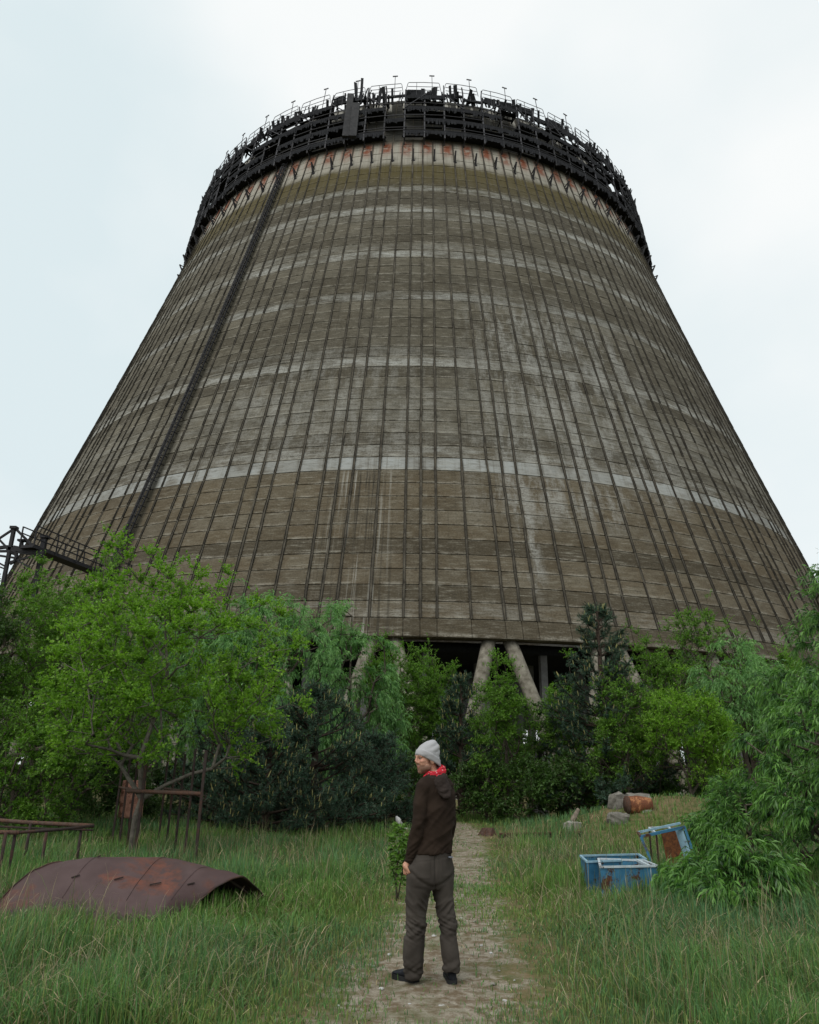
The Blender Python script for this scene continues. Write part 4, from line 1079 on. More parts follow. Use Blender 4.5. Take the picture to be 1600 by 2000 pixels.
    o = link('seed_stems', blades(rng, xs, ys, h, (0.0028 + 0.0004 * ys), c1 * 0.6, c1, rng.uniform(0.05, 0.45, n), 'seed_stems'), None, MAT['grass'])
    tag(o, 'tall thin flowering stems standing above the meadow grass', 'stems', None, 'stuff')
    # broad low weeds
    xs, ys = sample(2600, 5.4, 16, 1.1); pd = path_dist(xs, ys); kp = (rng.random(len(xs)) < 0.25 + 0.75 * smoothstep(0.6, 1.2, pd)) & (noise2(xs, ys, 1.9, 31) > 0.15); xs, ys = xs[kp], ys[kp]
    k = 7; n = len(xs) * k; bx_ = np.repeat(xs, k) + rng.normal(0, 0.05, n); by_ = np.repeat(ys, k) + rng.normal(0, 0.05, n)
    c1 = np.array([0.1, 0.2, 0.05]) * rng.uniform(0.6, 1.3, (n, 1)); tall = np.repeat(np.clip(smoothstep(0.8, 2.2, path_dist(xs, ys)), 0.25, 1), k)
    o = link('weeds', blades(rng, bx_, by_, rng.uniform(0.1, 0.3, n) * tall, rng.uniform(0.012, 0.03, n), c1 * 0.7, c1, rng.uniform(0.4, 1.3, n), 'weeds'), None, MAT['grass'])
    tag(o, 'low broad-leaved weeds scattered through the grass', 'weeds', None, 'stuff')
    # last year's straw, lying and arching
    xs, ys = sample(16000, 5.2, 20, 1.2); pd = path_dist(xs, ys); kp = rng.random(len(xs)) < smoothstep(0.9, 1.5, pd) * (0.25 + 0.75 * (noise2(xs, ys, 1.6, 9) > 0.1)); xs, ys = xs[kp], ys[kp]; n = len(xs)
    c1 = np.array([0.34, 0.29, 0.18]) * rng.uniform(0.5, 1.25, (n, 1)); h = rng.uniform(0.14, 0.5, n)
    o = link('dry_grass', blades(rng, xs, ys, h, (0.003 + 0.0004 * ys), c1 * 0.7, c1, rng.uniform(0.4, 1.5, n), 'dry_grass'), None, MAT['grass'])
    tag(o, 'pale dry straw from last year among the green grass', 'dry grass', None, 'stuff')
grow_grass()

# ------------------------------------------------------------------ left: rusted metal shell and frames
MAT['rust_sheet'] = rust_mat('rust_sheet', (0.05, 0.028, 0.027), (0.155, 0.048, 0.026), 0.24, 1.3, 0.62, (0.066, 0.03, 0.023))
MAT['rust_bar'] = rust_mat('rust_bar', (0.022, 0.014, 0.012), (0.07, 0.032, 0.02), 0.4, 4, 0.8)
MAT['rust_pipe'] = rust_mat('rust_pipe', (0.06, 0.036, 0.026), (0.13, 0.062, 0.038), 0.5, 5, 0.8)
MAT['rust_orange'] = rust_mat('rust_orange', (0.30, 0.13, 0.055), (0.19, 0.062, 0.026), 0.55, 5, 0.8, (0.08, 0.035, 0.02))
MAT['blue_paint'] = rust_mat('blue_paint', (0.03, 0.125, 0.215), (0.12, 0.048, 0.022), 0.34, 4.2, 0.55)
MAT['blue_pale'] = rust_mat('blue_pale', (0.2, 0.33, 0.41), (0.14, 0.06, 0.03), 0.22, 4, 0.6)
MAT['white_paint'] = rust_mat('white_paint', (0.36, 0.42, 0.45), (0.2, 0.09, 0.04), 0.3, 6, 0.6)
MAT['rust_panel'] = rust_mat('rust_panel', (0.42, 0.45, 0.45), (0.16, 0.06, 0.02), 0.85, 2.6, 0.7, (0.05, 0.02, 0.01))
MAT['wood_old'] = simple('wood_old', (0.11, 0.09, 0.07), (0.24, 0.2, 0.16), 12, 0.95, 0.6)
MAT['stone_white'] = simple('stone_white', (0.34, 0.34, 0.33), (0.55, 0.55, 0.54), 8, 0.9, 0.3)
MAT['rubble'] = simple('rubble', (0.1, 0.095, 0.08), (0.23, 0.215, 0.19), 7, 0.95, 0.8, dist=0.03)
MAT['brick_rust'] = rust_mat('brick_rust', (0.3, 0.15, 0.11), (0.2, 0.07, 0.04), 0.4, 6, 0.9)

def V3(p): return Vector([float(q) for q in p])
def build_sheet():
    S = [(0.0, at_z(-40, 1800, 0.0), at_z(118, 1683, 0.56)), (0.3, at_z(95, 1818, 0.0), at_z(205, 1680, 0.57)), (0.56, at_z(205, 1828, 0.0), at_z(322, 1679, 0.56)), (0.8, at_z(290, 1822, 0.0), at_z(400, 1695, 0.50)), (1.0, at_z(345, 1810, 0.0), at_z(474, 1713, 0.43))]
    root = empty('rusted_metal_shell', S[2][1], 0, 'big arched sheet of brown rusted metal lying in the grass at the left', 'metal sheet')
    o0 = np.array(S[2][1]); B1 = at_z(528, 1762, 0.0)
    def sec(s):
        ks = [q[0] for q in S]
        F = np.array([np.interp(s, ks, [q[1][i] for q in S]) for i in range(3)]); Rg = np.array([np.interp(s, ks, [q[2][i] for q in S]) for i in range(3)])
        Bk = Rg + (Rg - F) * 0.62; Bk = Bk * (1 - s ** 3) + B1 * s ** 3; Bk[2] = -0.02
        return F, Rg, Bk
    def surf(s, t, lift=0.0):
        F, Rg, Bk = sec(s); g = gz(F[0], F[1])
        if t < 0.6:
            f = t / 0.6; p = F + (Rg - F) * f; p[2] = -0.06 + (Rg[2] + 0.06) * (1 - (1 - f) ** 2.0)
        else:
            f = (t - 0.6) / 0.4; p = Rg + (Bk - Rg) * (1 - math.cos(f * math.pi / 2)) ** 0.85; p[2] = Rg[2] * (math.cos(f * math.pi / 2)) ** 0.8 - 0.05 * f
        p[2] += 0.06 * mnoise.noise((s * 4, t * 3, 1.0)) + 0.018 * mnoise.noise((s * 11, t * 8, 3.0)) + lift + g * 0.5
        return p - o0
    ns, nt_ = 60, 44; V = []
    for i in range(ns):
        for j in range(nt_):
            s = i / (ns - 1); t = j / (nt_ - 1)
            V.append(surf(s, t))
    i = (np.arange(ns - 1)[:, None] * nt_ + np.arange(nt_ - 1)[None, :]).ravel(); Q = np.stack([i, i + nt_, i + nt_ + 1, i + 1], 1)
    o = link('sheet', np_mesh('sheet', V, Q, smooth=True), root, MAT['rust_sheet']); m = o.modifiers.new('thick', 'SOLIDIFY'); m.thickness = 0.012
    # rolled rim along the open right end
    mb = MB(); mb.tube([surf(0.998, t) for t in np.linspace(0, 1, 30)], 0.01, 6); mb.build('rolled_rim', MAT['rust_bar'], root, True)
    mb = MB(); mb.tube([surf(0.93, t, -0.09) for t in np.linspace(0.25, 0.98, 24)], 0.016, 6); mb.build('inner_rib', MAT['rust_bar'], root, True)
    mb = MB(); mb.tube([surf(0.002, t) for t in np.linspace(0, 0.75, 30)], 0.01, 6); mb.build('rolled_rim', MAT['rust_bar'], root, True)
    for s in (0.27, 0.56, 0.82):
        mb = MB(); mb.tube([surf(s, t, 0.004) for t in np.linspace(0.18, 0.62, 20)], 0.0022, 5); mb.build('seam', MAT['rust_bar'] if s == 0.56 else MAT['rust_sheet'], root, True)
    for s, t, l in ((0.27, 0.30, 0.018), (0.47, 0.29, 0.018), (0.66, 0.29, 0.03), (0.87, 0.29, 0.018), (0.3, 0.5, 0.006)):
        mb = MB(); a, b = surf(s - l, t, 0.012), surf(s + l, t + 0.012, 0.02); mb.bar(a, b, 0.012, 0.012); mb.build('lug', MAT['rust_bar'], root)
build_sheet()

def build_frames():
    # low table-like frame
    A, B, C, D = at_z(-60, 1598, 0.74), at_z(182, 1613, 0.72), at_z(38, 1626, 0.72), at_z(-60, 1622, 0.72)
    E_ = at_z(100, 1606, 0.74)
    root = empty('low_rusted_frame', (A[0], A[1], 0), 0, 'low rusted pipe frame on thin legs at the left edge', 'metal frame')
    o0 = np.array([A[0], A[1], 0.0])
    def bar(n, p, q, r, mat='rust_pipe'):
        mb = MB(); mb.tube([p - o0, (p + q) / 2 - o0 + np.array([0, 0, -0.01]), q - o0], r, 7); return mb.build(n, MAT[mat], root, True)
    bar('rail', A, B, 0.032); bar('rail', D, C, 0.028); bar('rail', C, B, 0.022, 'rust_bar'); bar('rail', A - np.array([0, 0, .1]), B - np.array([0, 0, 0.06]), 0.016, 'rust_bar')
    def foot(p, dx=0.0): return np.array([p[0] + dx, p[1], gz(p[0], p[1]) - 0.1])
    for p in (at_z(12, 1626, 0.72), at_z(30, 1628, 0.7), at_z(92, 1620, 0.70), at_z(160, 1614, 0.70), at_z(60, 1608, 0.72)):
        bar('leg', p, foot(p), 0.022, 'rust_bar')
    # upright cage of bars behind the tree trunk
    P = at_g(380, 1694); Bk = at_g(308, 1655); Lf = at_g(262, 1682); Lb = at_g(218, 1652)
    root2 = empty('rusted_bar_cage', (P[0], P[1], 0), 0, 'tall rusted cage of upright bars behind the bright left tree', 'metal frame'); o1 = np.array([P[0], P[1], 0.0])
    def bar2(n, p, q, r, mat='rust_bar'):
        mb = MB(); mb.bar(p - o1, q - o1, r * 1.7); return mb.build(n, MAT[mat], root2)
    H = 1.95
    for a, b, n in ((P, Bk, 5), (Lf, Lb, 4)):
        for i in range(n):
            f = i / (n - 1); p = a * (1 - f) + b * f; p = np.array([p[0], p[1], gz(p[0], p[1]) - 0.05])
            bar2('bar', p, p + np.array([0, 0, H + 0.05 * math.sin(i * 2.3)]), 0.021 if i else 0.027)
    zt = 1.16
    q0, q1 = P.copy(), Lf.copy(); q0[2] = q1[2] = zt
    ex = q1 + (q1 - q0) * 0.28
    mb = MB(); mb.tube([q0 - o1, q1 - o1, ex - o1], 0.036, 8); mb.build('cross_pipe', MAT['rust_pipe'], root2, True)
    q2, q3 = Bk.copy(), Lb.copy(); q2[2] = q3[2] = zt
    for p, q in ((q0, q2), (q1, q3)):
        mb = MB(); mb.tube([p - o1, q - o1], 0.026, 7); mb.build('side_pipe', MAT['rust_pipe'], root2, True)
    # rusty drum standing behind the trunk
    loc, _ = spot(263, 20.0, 1525)
    r = empty('rusted_drum', loc, 0.3, 'pinkish rusted oil drum on a stand behind the bright left tree trunk', 'drum')
    mb = MB(); mb.tube([(0, 0, 0.35), (0, 0, 0.4), (0, 0, 0.7), (0, 0, 0.74), (0, 0, 1.05), (0, 0, 1.22)], [0.27, 0.285, 0.285, 0.297, 0.285, 0.275], 20); mb.build('barrel', MAT['brick_rust'], r, True)
    for a in range(4):
        mb = MB(); mb.bar((0.2 * math.cos(a * 1.57), 0.2 * math.sin(a * 1.57), -0.1), (0.2 * math.cos(a * 1.57), 0.2 * math.sin(a * 1.57), 0.36), 0.04); mb.build('leg', MAT['rust_bar'], r)
build_frames()

# ------------------------------------------------------------------ right: blue boxes, cabinet, mound scrap
def open_box(name, label, rim, floor_z, mat, rim_mat, part=None):
    """sheet-metal open box from four rim corners (back left, back right, front right, front left)"""
    c = sum(rim) / 4; o = np.array([c[0], c[1], floor_z]); root = empty(name, o, 0, label, 'metal box')
    rim = [p - o for p in rim]
    nm = ['back_wall', 'side_wall', 'front_wall', 'side_wall']
    for i in range(4):
        a, b = rim[i], rim[(i + 1) % 4]; inw = norm(np.array([-(b - a)[1], (b - a)[0], 0])); cen = np.array([0, 0, 0.0])
        if inw @ (cen - (a + b) / 2) < 0: inw = -inw
        a2, b2 = a.copy(), b.copy(); a2[2] = b2[2] = 0; t = inw * 0.008
        mb = MB(); mb.add([a2, b2, b, a, a2 + t, b2 + t, b + t, a + t], [(0, 1, 2, 3), (7, 6, 5, 4), (0, 4, 5, 1), (3, 2, 6, 7), (0, 3, 7, 4), (1, 5, 6, 2)])
        mb.build(nm[i], mat, root)
        mb = MB(); mb.bar(a + np.array([0, 0, 0.004]), b + np.array([0, 0, 0.004]), 0.03, 0.024); mb.build('rim', rim_mat, root)
    f = [p.copy() for p in rim]
    for p in f: p[2] = 0.05
    mb = MB(); mb.add(f, [(0, 1, 2, 3)]); mb.build('floor', MAT['blue_pale'], root)
    if part:
        a = rim[0] * (1 - part) + rim[1] * part; b = rim[3] * (1 - part) + rim[2] * part
        a2, b2 = a.copy(), b.copy(); a2[2] = b2[2] = 0.06
        mb = MB(); t = np.array([0.01, 0, 0]); mb.add([a2, b2, b, a, a2 + t, b2 + t, b + t, a + t], [(0, 1, 2, 3), (7, 6, 5, 4), (0, 4, 5, 1), (3, 2, 6, 7), (0, 3, 7, 4), (1, 5, 6, 2)])
        mb.bar(a, b, 0.035, 0.03); mb.build('divider', MAT['white_paint'], root)
    return root
def build_blue():
    z = 0.46
    g = gz(*at_z(1200, 1690, z)[:2])
    open_box('blue_metal_box', 'rear blue sheet-metal box with an open top in the grass', [at_z(1134, 1672, z), at_z(1247, 1669, z), at_z(1262, 1679, z), at_z(1147, 1684, z)], g - 0.03, MAT['blue_paint'], MAT['blue_pale'])
    open_box('blue_metal_box', 'front blue metal box with a white frame and rust spots, nearest the path', [at_z(1169, 1678, z + .01), at_z(1257, 1681, z + .01), at_z(1284, 1692, z), at_z(1173, 1694, z)], g - 0.03, MAT['blue_paint'], MAT['white_paint'], 0.87)
    # cabinet tipped on its side, open to the front
    Y = 13.4
    TL, TR, BR, BL = at_y(1252, 1634, Y), at_y(1337, 1615, Y + 0.1), at_y(1368, 1706, Y + 0.05), at_y(1282, 1706, Y - 0.05)
    o = np.array([BR[0], BR[1], 0.0]); root = empty('blue_cabinet', o, 0, 'tilted blue cabinet frame with one rusted brown panel beside the willow bush', 'cabinet')
    dep = np.array([0.1, 0.5, 0.03])
    def bar(n, a, b, w, m): mb = MB(); mb.bar(a - o, b - o, w, w * 0.8); return mb.build(n, MAT[m], root)
    bar('top_bar', TL, TR, 0.05, 'blue_paint'); bar('left_bar', TL, BL, 0.05, 'blue_paint'); bar('right_bar', TR, BR, 0.05, 'blue_paint')
    bar('top_bar', TL + dep, TR + dep, 0.04, 'blue_pale'); bar('joint', TL, TL + dep, 0.04, 'rust_pipe')
    def slab(n, pts, th, m):
        pts = [p - o for p in pts]; nn = norm(np.cross(pts[1] - pts[0], pts[3] - pts[0])) * th
        mb = MB(); mb.add(pts + [p + nn for p in pts], [(3, 2, 1, 0), (4, 5, 6, 7), (0, 1, 5, 4), (1, 2, 6, 5), (2, 3, 7, 6), (3, 0, 4, 7)]); return mb.build(n, MAT[m], root)
    slab('side_panel', [TR - np.array([0.03, 0, 0.03]), TR + dep * 0.2 - np.array([0.16, 0, 0.03]), BR + dep * 0.2 - np.array([0.16, 0, 0]), BR - np.array([.03, 0, 0])], 0.012, 'blue_pale')
    q = at_y(1292, 1628, Y + 0.02); q2 = at_y(1319, 1622, Y + 0.06); q3 = at_y(1346, 1706, Y + 0.06); q4 = at_y(1308, 1706, Y + 0.02)
    tag(slab('rusted_panel', [q, q2, q3, q4], 0.012, 'rust_panel'), 'brown rusted panel of the cabinet')
    # loose scrap next to it
    Y2 = 14.6; pts = [at_y(1338, 1623, Y2), at_y(1394, 1619, Y2 + 0.35), at_y(1392, 1643, Y2 - 0.1), at_y(1364, 1652, Y2 - 0.3)]
    o2 = np.array([pts[0][0], pts[0][1], 0]); r2 = empty('rusted_sheet', o2, 0, 'orange rusted bent sheet half hidden by the willow bush', 'metal sheet')
    V = []; n = 12
    for i in range(n):
        for j in range(n):
            s, t = i / (n - 1), j / (n - 1); p = (pts[0] * (1 - s) + pts[1] * s) * (1 - t) + (pts[3] * (1 - s) + pts[2] * s) * t
            p = p - o2 + np.array([0, 0, 0.05 * math.sin(s * 3.1) - 0.03 * t * t]); V.append(p)
    i = (np.arange(n - 1)[:, None] * n + np.arange(n - 1)[None, :]).ravel()
    sh = link('sheet', np_mesh('sheet', V, np.stack([i, i + n, i + n + 1, i + 1], 1), smooth=True), r2, MAT['rust_orange']); sh.modifiers.new('thick', 'SOLIDIFY').thickness = 0.008
    for p in (pts[0], pts[3], pts[2], pts[1]):
        mb = MB(); mb.bar(np.array([p[0], p[1], gz(p[0], p[1]) - 0.1]) - o2, p - o2, 0.035); mb.build('leg', MAT['rust_bar'], r2)
    c = [at_y(1268, 1617, 14.3), at_y(1305, 1615, 14.6), at_y(1313, 1623, 14.3), at_y(1282, 1628, 14.0)]
    o3 = np.array([c[0][0], c[0][1], 0]); r3 = empty('white_window_frame', o3, 0, 'small white metal frame propped behind the blue cabinet', 'frame')
    for i in range(4):
        mb = MB(); mb.bar(c[i] - o3, c[(i + 1) % 4] - o3, 0.035, 0.03); mb.build('rail', MAT['white_paint'], r3)
    for i in (0, 1, 3):
        p = c[i]; mb = MB(); mb.bar(np.array([p[0], p[1], gz(p[0], p[1]) - 0.1]) - o3, p - o3, 0.025); mb.build('leg', MAT['rust_bar'], r3)
build_blue()

def rock(rng, size, seed, mat, flat=0.7, n=2):
    """angular broken lump: a cube pushed about"""
    V = []; idx = {}; F = []
    m = 4
    def vid(p):
        k = tuple(round(q, 4) for q in p)
        if k not in idx: idx[k] = len(V); V.append(np.array(p, float))
        return idx[k]
    for ax in range(3):
        for s in (-1, 1):
            for i in range(m):
                for j in range(m):
                    q = []
                    for (a, b) in ((i, j), (i + 1, j), (i + 1, j + 1), (i, j + 1)):
                        u, v = a / m * 2 - 1, b / m * 2 - 1; p = [0, 0, 0]; p[ax] = s; p[(ax + 1) % 3] = u; p[(ax + 2) % 3] = v; q.append(vid(p))
                    F.append(tuple(q if s > 0 else q[::-1]))
    out = []
    for p in V:
        d = p / np.linalg.norm(p); r = 0.55 * np.linalg.norm(p) + 0.45; q = d * r * (1 + 0.28 * mnoise.noise(Vector(d * 1.7) + Vector((seed, seed * .7, 0))) + 0.1 * mnoise.noise(Vector(d * 5) + Vector((0, seed, 0))))
        out.append((q[0] * size[0], q[1] * size[1], q[2] * size[2]))
    me = bpy.data.meshes.new('rock'); me.from_pydata(out, [], F); me.materials.append(mat); return me
def put(name, me, loc, label, cat, rz=0.0, group=None, rx=0.0, ry=0.0):
    o = link(name, me); o.location = [float(q) for q in loc]; o.rotation_euler = (rx, ry, rz); return tag(o, label, cat, group)
def build_mound_scrap():
    rng = np.random.default_rng(5)
    def on(px, py, up=0.0): p = at_g(px, py); return (p[0], p[1], p[2] + up)
    p = on(1210, 1575); put('concrete_lump', rock(rng, (0.26, 0.2, 0.27), 1, MAT['rubble']), (p[0], p[1], p[2] + 0.1), 'upright grey concrete lump on top of the mound', 'rubble', 0.4)
    p = on(1247, 1578); put('concrete_lump', rock(rng, (0.34, 0.3, 0.2), 2, MAT['rubble']), (p[0] + 0.15, p[1] + 0.5, p[2] + 0.16), 'dark broken slab leaning behind the rusted drum on the mound', 'rubble', 0.2, None, 0.3)
    p = on(1203, 1595); put('concrete_lump', rock(rng, (0.2, 0.16, 0.12), 3, MAT['rubble']), p, 'small grey lump below the upright lump on the mound', 'rubble', 1.0)
    p = on(1208, 1606); put('concrete_lump', rock(rng, (0.3, 0.2, 0.16), 4, MAT['rubble']), (p[0], p[1], p[2] + 0.08), 'dark hollow slab low on the near slope of the mound', 'rubble', 0.1)
    p = on(1118, 1618); put('concrete_lump', rock(rng, (0.24, 0.2, 0.17), 6, MAT['concrete']), p, 'pale concrete lump at the left foot of the mound', 'rubble', 0.7)
    p = on(1262, 1582); put('concrete_lump', rock(rng, (0.2, 0.14, 0.1), 8, MAT['concrete']), p, 'flat pale lump under the rusted drum', 'rubble', 0.2)
    # half-buried drum
    p = on(1248, 1582, 0.0); r = empty('rusted_drum', p, 0.12, 'orange rusted drum half buried on top of the grassy mound', 'drum')
    mb = MB(); mb.tube([(-0.33, 0, 0.12), (-0.32, 0, 0.12), (-0.1, 0, 0.13), (-0.08, 0, 0.13), (0.12, 0, 0.12), (0.33, 0, 0.1)], [0.2, 0.23, 0.235, 0.25, 0.235, 0.22], 18); mb.build('barrel', MAT['rust_orange'], r, True)
    mb = MB(); mb.tube([(-0.35, 0, 0.12), (-0.31, 0, 0.12)], 0.245, 18); mb.build('hoop', MAT['rust_pipe'], r, True)
    # leaning old post
    a, b = at_g(1113, 1612), at_y(1130, 1580, at_g(1113, 1612)[1] + 0.1)
    r = empty('wooden_post', a, 0, 'short grey wooden post leaning at the left foot of the mound', 'post'); mb = MB(); d = b - a
    mb.tube([-d * 0.2, d * 0.5 + np.array([.01, 0, 0]), d], [0.075, 0.07, 0.05], 8); mb.build('log', MAT['wood_old'], r)
    # rusted rail lying across the grass
    a, b = at_g(975, 1637), at_g(1140, 1634); a[2] += 0.11; b[2] += 0.11
    r = empty('rusted_rail', (a + b) / 2, 0, 'long rusted rail lying in the grass between the path and the mound', 'rail'); c = (a + b) / 2
    mb = MB(); mb.bar(a - c, b - c, 0.07, 0.035); mb.build('rail_head', MAT['rust_pipe'], r)
    mb = MB(); mb.bar(a - c - np.array([0, 0, .06]), b - c - np.array([0, 0, .06]), 0.02, 0.085); mb.build('rail_web', MAT['rust_bar'], r)
    mb = MB(); mb.bar(a - c - np.array([0, 0, .115]), b - c - np.array([0, 0, .115]), 0.12, 0.024); mb.build('rail_foot', MAT['rust_bar'], r)
    p = on(953, 1632); r = empty('tree_stump', p, 0, 'low reddish brown stump at the right edge of the path', 'stump')
    mb = MB()
    rr = [0.2 * (1 + 0.25 * math.sin(3 * q) + 0.12 * math.sin(7 * q)) for q in np.linspace(0, 6.28, 14, False)]
    Vb = []; 
    for z, s in ((-0.05, 1.35), (0.07, 1.0), (0.14, 0.8)):
        for i, q in enumerate(np.linspace(0, 6.28, 14, False)): Vb.append((rr[i] * s * math.cos(q), rr[i] * s * math.sin(q), z + (0.06 * math.sin(i * 2.1) if z > 0.12 else 0)))
    mb.add(Vb, [(k * 14 + i, k * 14 + (i + 1) % 14, (k + 1) * 14 + (i + 1) % 14, (k + 1) * 14 + i) for k in range(2) for i in range(14)] + [tuple(28 + i for i in range(14))])
    mb.build('stump', MAT['rust_pipe'], r)
    # pale block between the trees
    p = on(1072, 1604); put('concrete_block', rock(rng, (0.42, 0.3, 0.34), 9, MAT['concrete_dark']), (p[0], p[1] + 2.5, p[2] + 0.2), 'grey concrete block in the shade between the trees', 'block', 0.3)
    # white bent scrap on a dark pole, left of the man
    a = at_g(776, 1628); Y = a[1]
    A_, B_ = at_y(742, 1616, Y), at_y(812, 1621, Y)
    r = empty('fallen_pole', (a[0], a[1], gz(a[0], a[1])), 0, 'dark pole lying across short posts left of the man', 'pole'); o = np.array([a[0], a[1], gz(a[0], a[1])])
    mb = MB(); mb.tube([A_ - o, (A_ + B_) / 2 - o + np.array([0, 0, 0.01]), B_ - o], 0.05, 8); mb.build('pole', MAT['steel_dark'], r, True)
    for q in (A_ * 0.8 + B_ * 0.2, A_ * 0.15 + B_ * 0.85):
        mb = MB(); mb.bar((q[0] - o[0], q[1] - o[1], -0.1), q - o - np.array([0, 0, .045]), 0.07); mb.build('prop', MAT['rust_bar'], r)
    c = [at_y(774, 1594, Y - .1), at_y(777, 1600, Y - .1), at_y(781, 1609, Y - .1), at_y(786, 1613, Y - .1), at_y(788, 1617, Y - .1), at_y(796, 1619, Y - .1), at_y(806, 1621, Y - .1)]
    r = empty('white_scrap', c[3], 0, 'bent white strip of scrap sticking up from the dark pole', 'scrap')
    mb = MB(); mb.tube([p - c[3] for p in c], [0.02, 0.07, 0.075, 0.05, 0.04, 0.03, 0.022], 8); mb.build('strip', MAT['stone_white'], r, True)
    # stone chips on the path
    px = [(923, 1868), (959, 1865), (729, 1891), (661, 1969), (963, 1926), (986, 1959), (800, 1966), (848, 1831), (927, 1803), (901, 1796), (1005, 1919), (890, 1764), (905, 1752), (925, 1745), (760, 1868), (940, 1850), (975, 1900), (862, 1970), (745, 1935), (915, 1700)]
    for i, q in enumerate(px):
        s = 0.007 + 0.009 * ((i * 37) % 10) / 10
        p = at_g(*q); put('stone_chip', rock(rng, (s * 1.5, s, s * 0.45), 20 + i, MAT['stone_white'] if i % 4 else MAT['concrete']), (p[0], p[1], p[2] + 0.016), 'small pale stone chip lying on the sandy path', 'stone', i * 1.7, 'pale stone chips on the path')
build_mound_scrap()

# ------------------------------------------------------------------ steel gantry at the left
def build_gantry():
    z = 12.4; o = at_z(84, 1079, z); o = np.array([o[0], o[1], 0.0])
    root = empty('steel_gantry', o, 0, 'dark steel gantry with a railed walkway at the left edge', 'gantry')
    def bar(n, a, b, w, h=None): mb = MB(); mb.bar(a - o, b - o, w, h); return mb.build(n, MAT['steel_dark'], root)
    Ym = at_z(15, 1070, z)[1]
    # walkway: level deck running towards the tower
    a, b = at_z(84, 1079, z), at_z(134, 1098, z); d = norm(b - a); e = b + d * 5.0; s = a - d * 1.2
    wid = norm(np.cross(d, np.array([0, 0, 1.0]))) * 0.45
    bar('deck', s, e, 0.8, 0.16)
    for k in (-1, 1):
        for h in (0.4, 0.75, 1.1):
            bar('handrail', s + wid * k + np.array([0, 0, h]), e + wid * k + np.array([0, 0, h]), 0.055)
    L_ = np.linalg.norm(e - s)
    for i in range(6):
        p = s + d * (L_ * i / 5)
        for k in (-1, 1): bar('stanchion', p + wid * k, p + wid * k + np.array([0, 0, 1.12]), 0.06)
    # masts
    def col_(px, py, Y, w):
        t = at_y(px, py, Y); f = np.array([t[0], t[1], -0.2]); return bar('mast', f, t, w), t
    _, t1 = col_(28, 1031, Ym, 0.17); _, t2 = col_(88, 1049, a[1] - 0.2, 0.24)
    mb = MB(); mb.box(t1 - o, (0.34, 0.34, 0.14)); mb.build('mast_cap', MAT['steel_dark'], root)
    mb = MB(); mb.box(t2 - o, (0.4, 0.4, 0.14)); mb.build('mast_cap', MAT['steel_dark'], root)
    P = lambda px, py, dy=0.0: at_y(px, py, Ym + dy)
    bar('stay', P(24, 1035), P(-30, 1071), 0.1); bar('stay', P(32, 1034), P(70, 1072), 0.12)
    bar('stay', P(-2, 1053), P(14, 1070), 0.1)
    bar('beam', P(-30, 1073), P(16, 1068), 0.16); bar('beam', P(-30, 1077), P(60, 1076), 0.12); bar('beam', P(14, 1071), P(84, 1082), 0.17); bar('beam', P(27, 1068), P(86, 1080), 0.14)
    bar('beam', P(20, 1076), P(86, 1086), 0.12); bar('beam', P(-10, 1084), P(32, 1090), 0.1)
    bar('stub_post', P(43, 1056), P(42, 1076), 0.14); mb = MB(); mb.box(P(43, 1056) - o, (0.35, 0.35, 0.1)); mb.build('stub_cap', MAT['steel_dark'], root)
    # curved knee braces and lower lattice
    mb = MB(); mb.tube([P(22, 1077) - o, P(31, 1081) - o, P(33, 1088) - o, P(28, 1097) - o, P(20, 1102) - o], [0.15, 0.13, 0.12, 0.1, 0.07], 6); mb.build('knee_brace', MAT['steel_dark'], root)
    bar('lattice', P(10, 1100), P(66, 1086), 0.09); bar('lattice', P(-20, 1090), P(14, 1108), 0.09); bar('lattice', P(12, 1112), P(-25, 1098), 0.07); bar('lattice', P(36, 1096), P(58, 1108), 0.1)
build_gantry()

